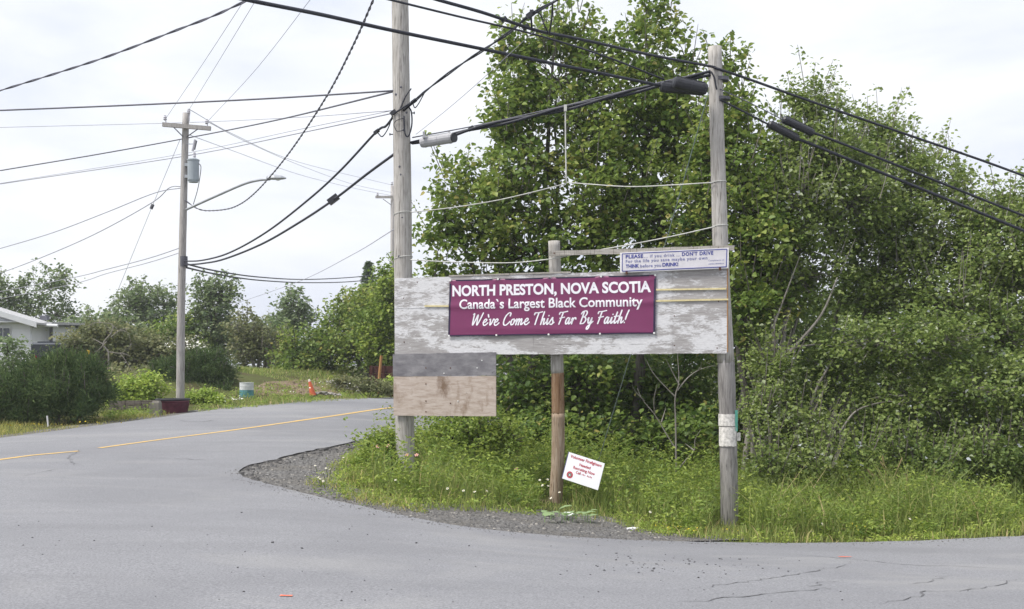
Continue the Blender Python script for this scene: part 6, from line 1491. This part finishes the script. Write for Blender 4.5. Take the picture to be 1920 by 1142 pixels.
for (a, b_, lab) in ((728, 836, 'pink wild rose highest in the rose bush'), (718, 884, 'pink wild rose low in the rose bush'), (763, 853, 'pale pink wild rose before the left pole foot'), (781, 853, 'pink wild rose just right of the left pole foot'), (968, 879, 'faded pink rose in the weeds left of the log post'), (708, 837, 'cream wild rose at the left of the rose bush')):
    flower('wild_rose', lab, 'wild roses', a, b_, 17.95 if a > 900 else 17.9, 0.036, 'petal_pink', 'flower_yellow', 5)
def flower_patch(name, label, pix, sx, sy, d, m, mat, size):
    pos = []
    for (a, b_) in pix:
        c = P(a, b_, d); k = c + rng.normal(size=(m, 3)) * np.array([sx / F * d, 0.25, sy / F * d]); k[:, 2] = np.maximum(k[:, 2], ground(k[:, 0], k[:, 1]) + 0.12); pos.append(k)
    V, Fc, tt = leaf_arrays(np.concatenate(pos), size, upbias=0.8); raw_mesh(name, V, Fc, tt, mat, kind='stuff', label=label, origin=(0, 0, 0))
flower_patch('far_daisies', 'white daisies massed along the far road edge', [(430, 748), (445, 755), (440, 762), (455, 750), (420, 750), (362, 768), (345, 772), (335, 773)], 8, 4, 32.5, 9, 'petal', 0.05)
flower_patch('bank_daisies', 'scattered white daisies on the bank around the cone', [(500, 738), (545, 735), (620, 738), (660, 732), (675, 728), (600, 722), (610, 718)], 12, 5, 36.0, 9, 'petal', 0.05)
flower_patch('buttercups', 'tiny yellow flowers in the verge rim before the right pole', [(1270, 996), (1300, 1003), (1340, 1005), (1240, 990), (1380, 1008), (1590, 985)], 14, 5, 14.6, 20, 'flower_yellow', 0.018)
flower_patch('lawn_dandelions', 'yellow flecks of flowers in the roadside lawn', [(80, 800), (180, 795), (30, 808)], 30, 4, 25.5, 12, 'flower_yellow', 0.04)
# dry grass plumes on the right
dg = thing('dry_grass_clump', gpt(1655, 17.6), 'tall dry tan grass plumes right of the shrub', 'grass clump')
for (a, b_, c_, e) in ((1660, 905, 1655, 858), (1668, 915, 1690, 862), (1640, 910, 1628, 882), (1700, 915, 1697, 888), (1650, 905, 1635, 890), (1730, 915, 1738, 895), (1672, 905, 1652, 868), (1748, 912, 1752, 880)):
    s0_, s1_ = P(a, b_, 17.6), P(c_, e, 17.5); mb = MB(); mb.tube(cat_rom([down_to_ground(s0_, 0.0), s0_, (s0_ + s1_) / 2 + np.array([0.02, 0, 0.05]), s1_]), 0.004, 4)
    mb.tube([s1_ - (s1_ - s0_) * 0.3, s1_, s1_ + (s1_ - s0_) * 0.08], [0.006, 0.012, 0.003], 5); obj('stalk', mb, 'dry_stalk', dg)
# big pale leaves by the log post foot
bl = thing('burdock_plant', G(1070, 982), 'broad pale green leaves sprawling at the gravel edge below the log post', 'plant')
for k in range(18):
    a = random.uniform(1012, 1125); b_ = random.uniform(968, 984) ; c = G(a, b_); c[2] += random.uniform(0.04, 0.14); L = random.uniform(0.10, 0.19); th = random.uniform(0, 6.28)
    e1 = np.array([math.cos(th), math.sin(th), random.uniform(-0.1, 0.3)]); e1 /= np.linalg.norm(e1); e2 = np.cross(UP, e1); e2 /= np.linalg.norm(e2)
    rows = [(0, 0.02), (0.2, 0.34), (0.5, 0.42), (0.8, 0.26), (1.0, 0.02)]; vs = []
    for (f_, w_) in rows:
        for s_ in (-1, 0, 1): vs.append(c + e1 * f_ * L + e2 * s_ * w_ * L + UP * (0.05 * math.sin(f_ * 3.1) + (0.03 if s_ else 0)) * L * 2)
    mb = MB(); mb.add(vs, [(3 * i + j, 3 * i + j + 1, 3 * i + j + 4, 3 * i + j + 3) for i in range(4) for j in range(2)])
    mb.tube([c, (c[0], c[1], gz(c[0], c[1]) - 0.01)], 0.005, 4)
    obj('leaf', mb, 'leaf_pale', bl)
# litter
for (a, b_, lab, s_) in ((1186, 995, 'white paper scrap on the gravel before the right pole', 0.07), (1620, 1021, 'white scrap of litter at the grass edge, the left one', 0.04), (1806, 1014, 'white scrap of litter at the grass edge, the right one', 0.05), (1062, 968, 'pale crumpled plastic under the burdock leaves', 0.09)):
    c = G(a, b_); mb = MB(); mb.rock(c + UP * s_ * 0.35, s_, (1.3, 0.8, 0.35), int(a)); obj('litter', mb, 'litter', label=lab, cat='litter', group='litter on the verge')

# ------------------------------------------------------------------ light summer haze
t = NT('haze_air')
pv = t.n('ShaderNodeVolumePrincipled'); pv.inputs['Color'].default_value = (0.93, 0.96, 1.0, 1); pv.inputs['Density'].default_value = 0.0008; pv.inputs['Anisotropy'].default_value = 0.3
t.l(pv.outputs['Volume'], t.out.inputs['Volume'])
zlo = float(ZZ.min()) - 1.0
mb = MB(); mb.box((0, 300, (zlo + 16) / 2), (X1, Y1, Z1), (610, 610, (16 - zlo) / 2)); obj('haze', mb, 'haze_air', kind='stuff', label='thin pale summer haze over the whole place')
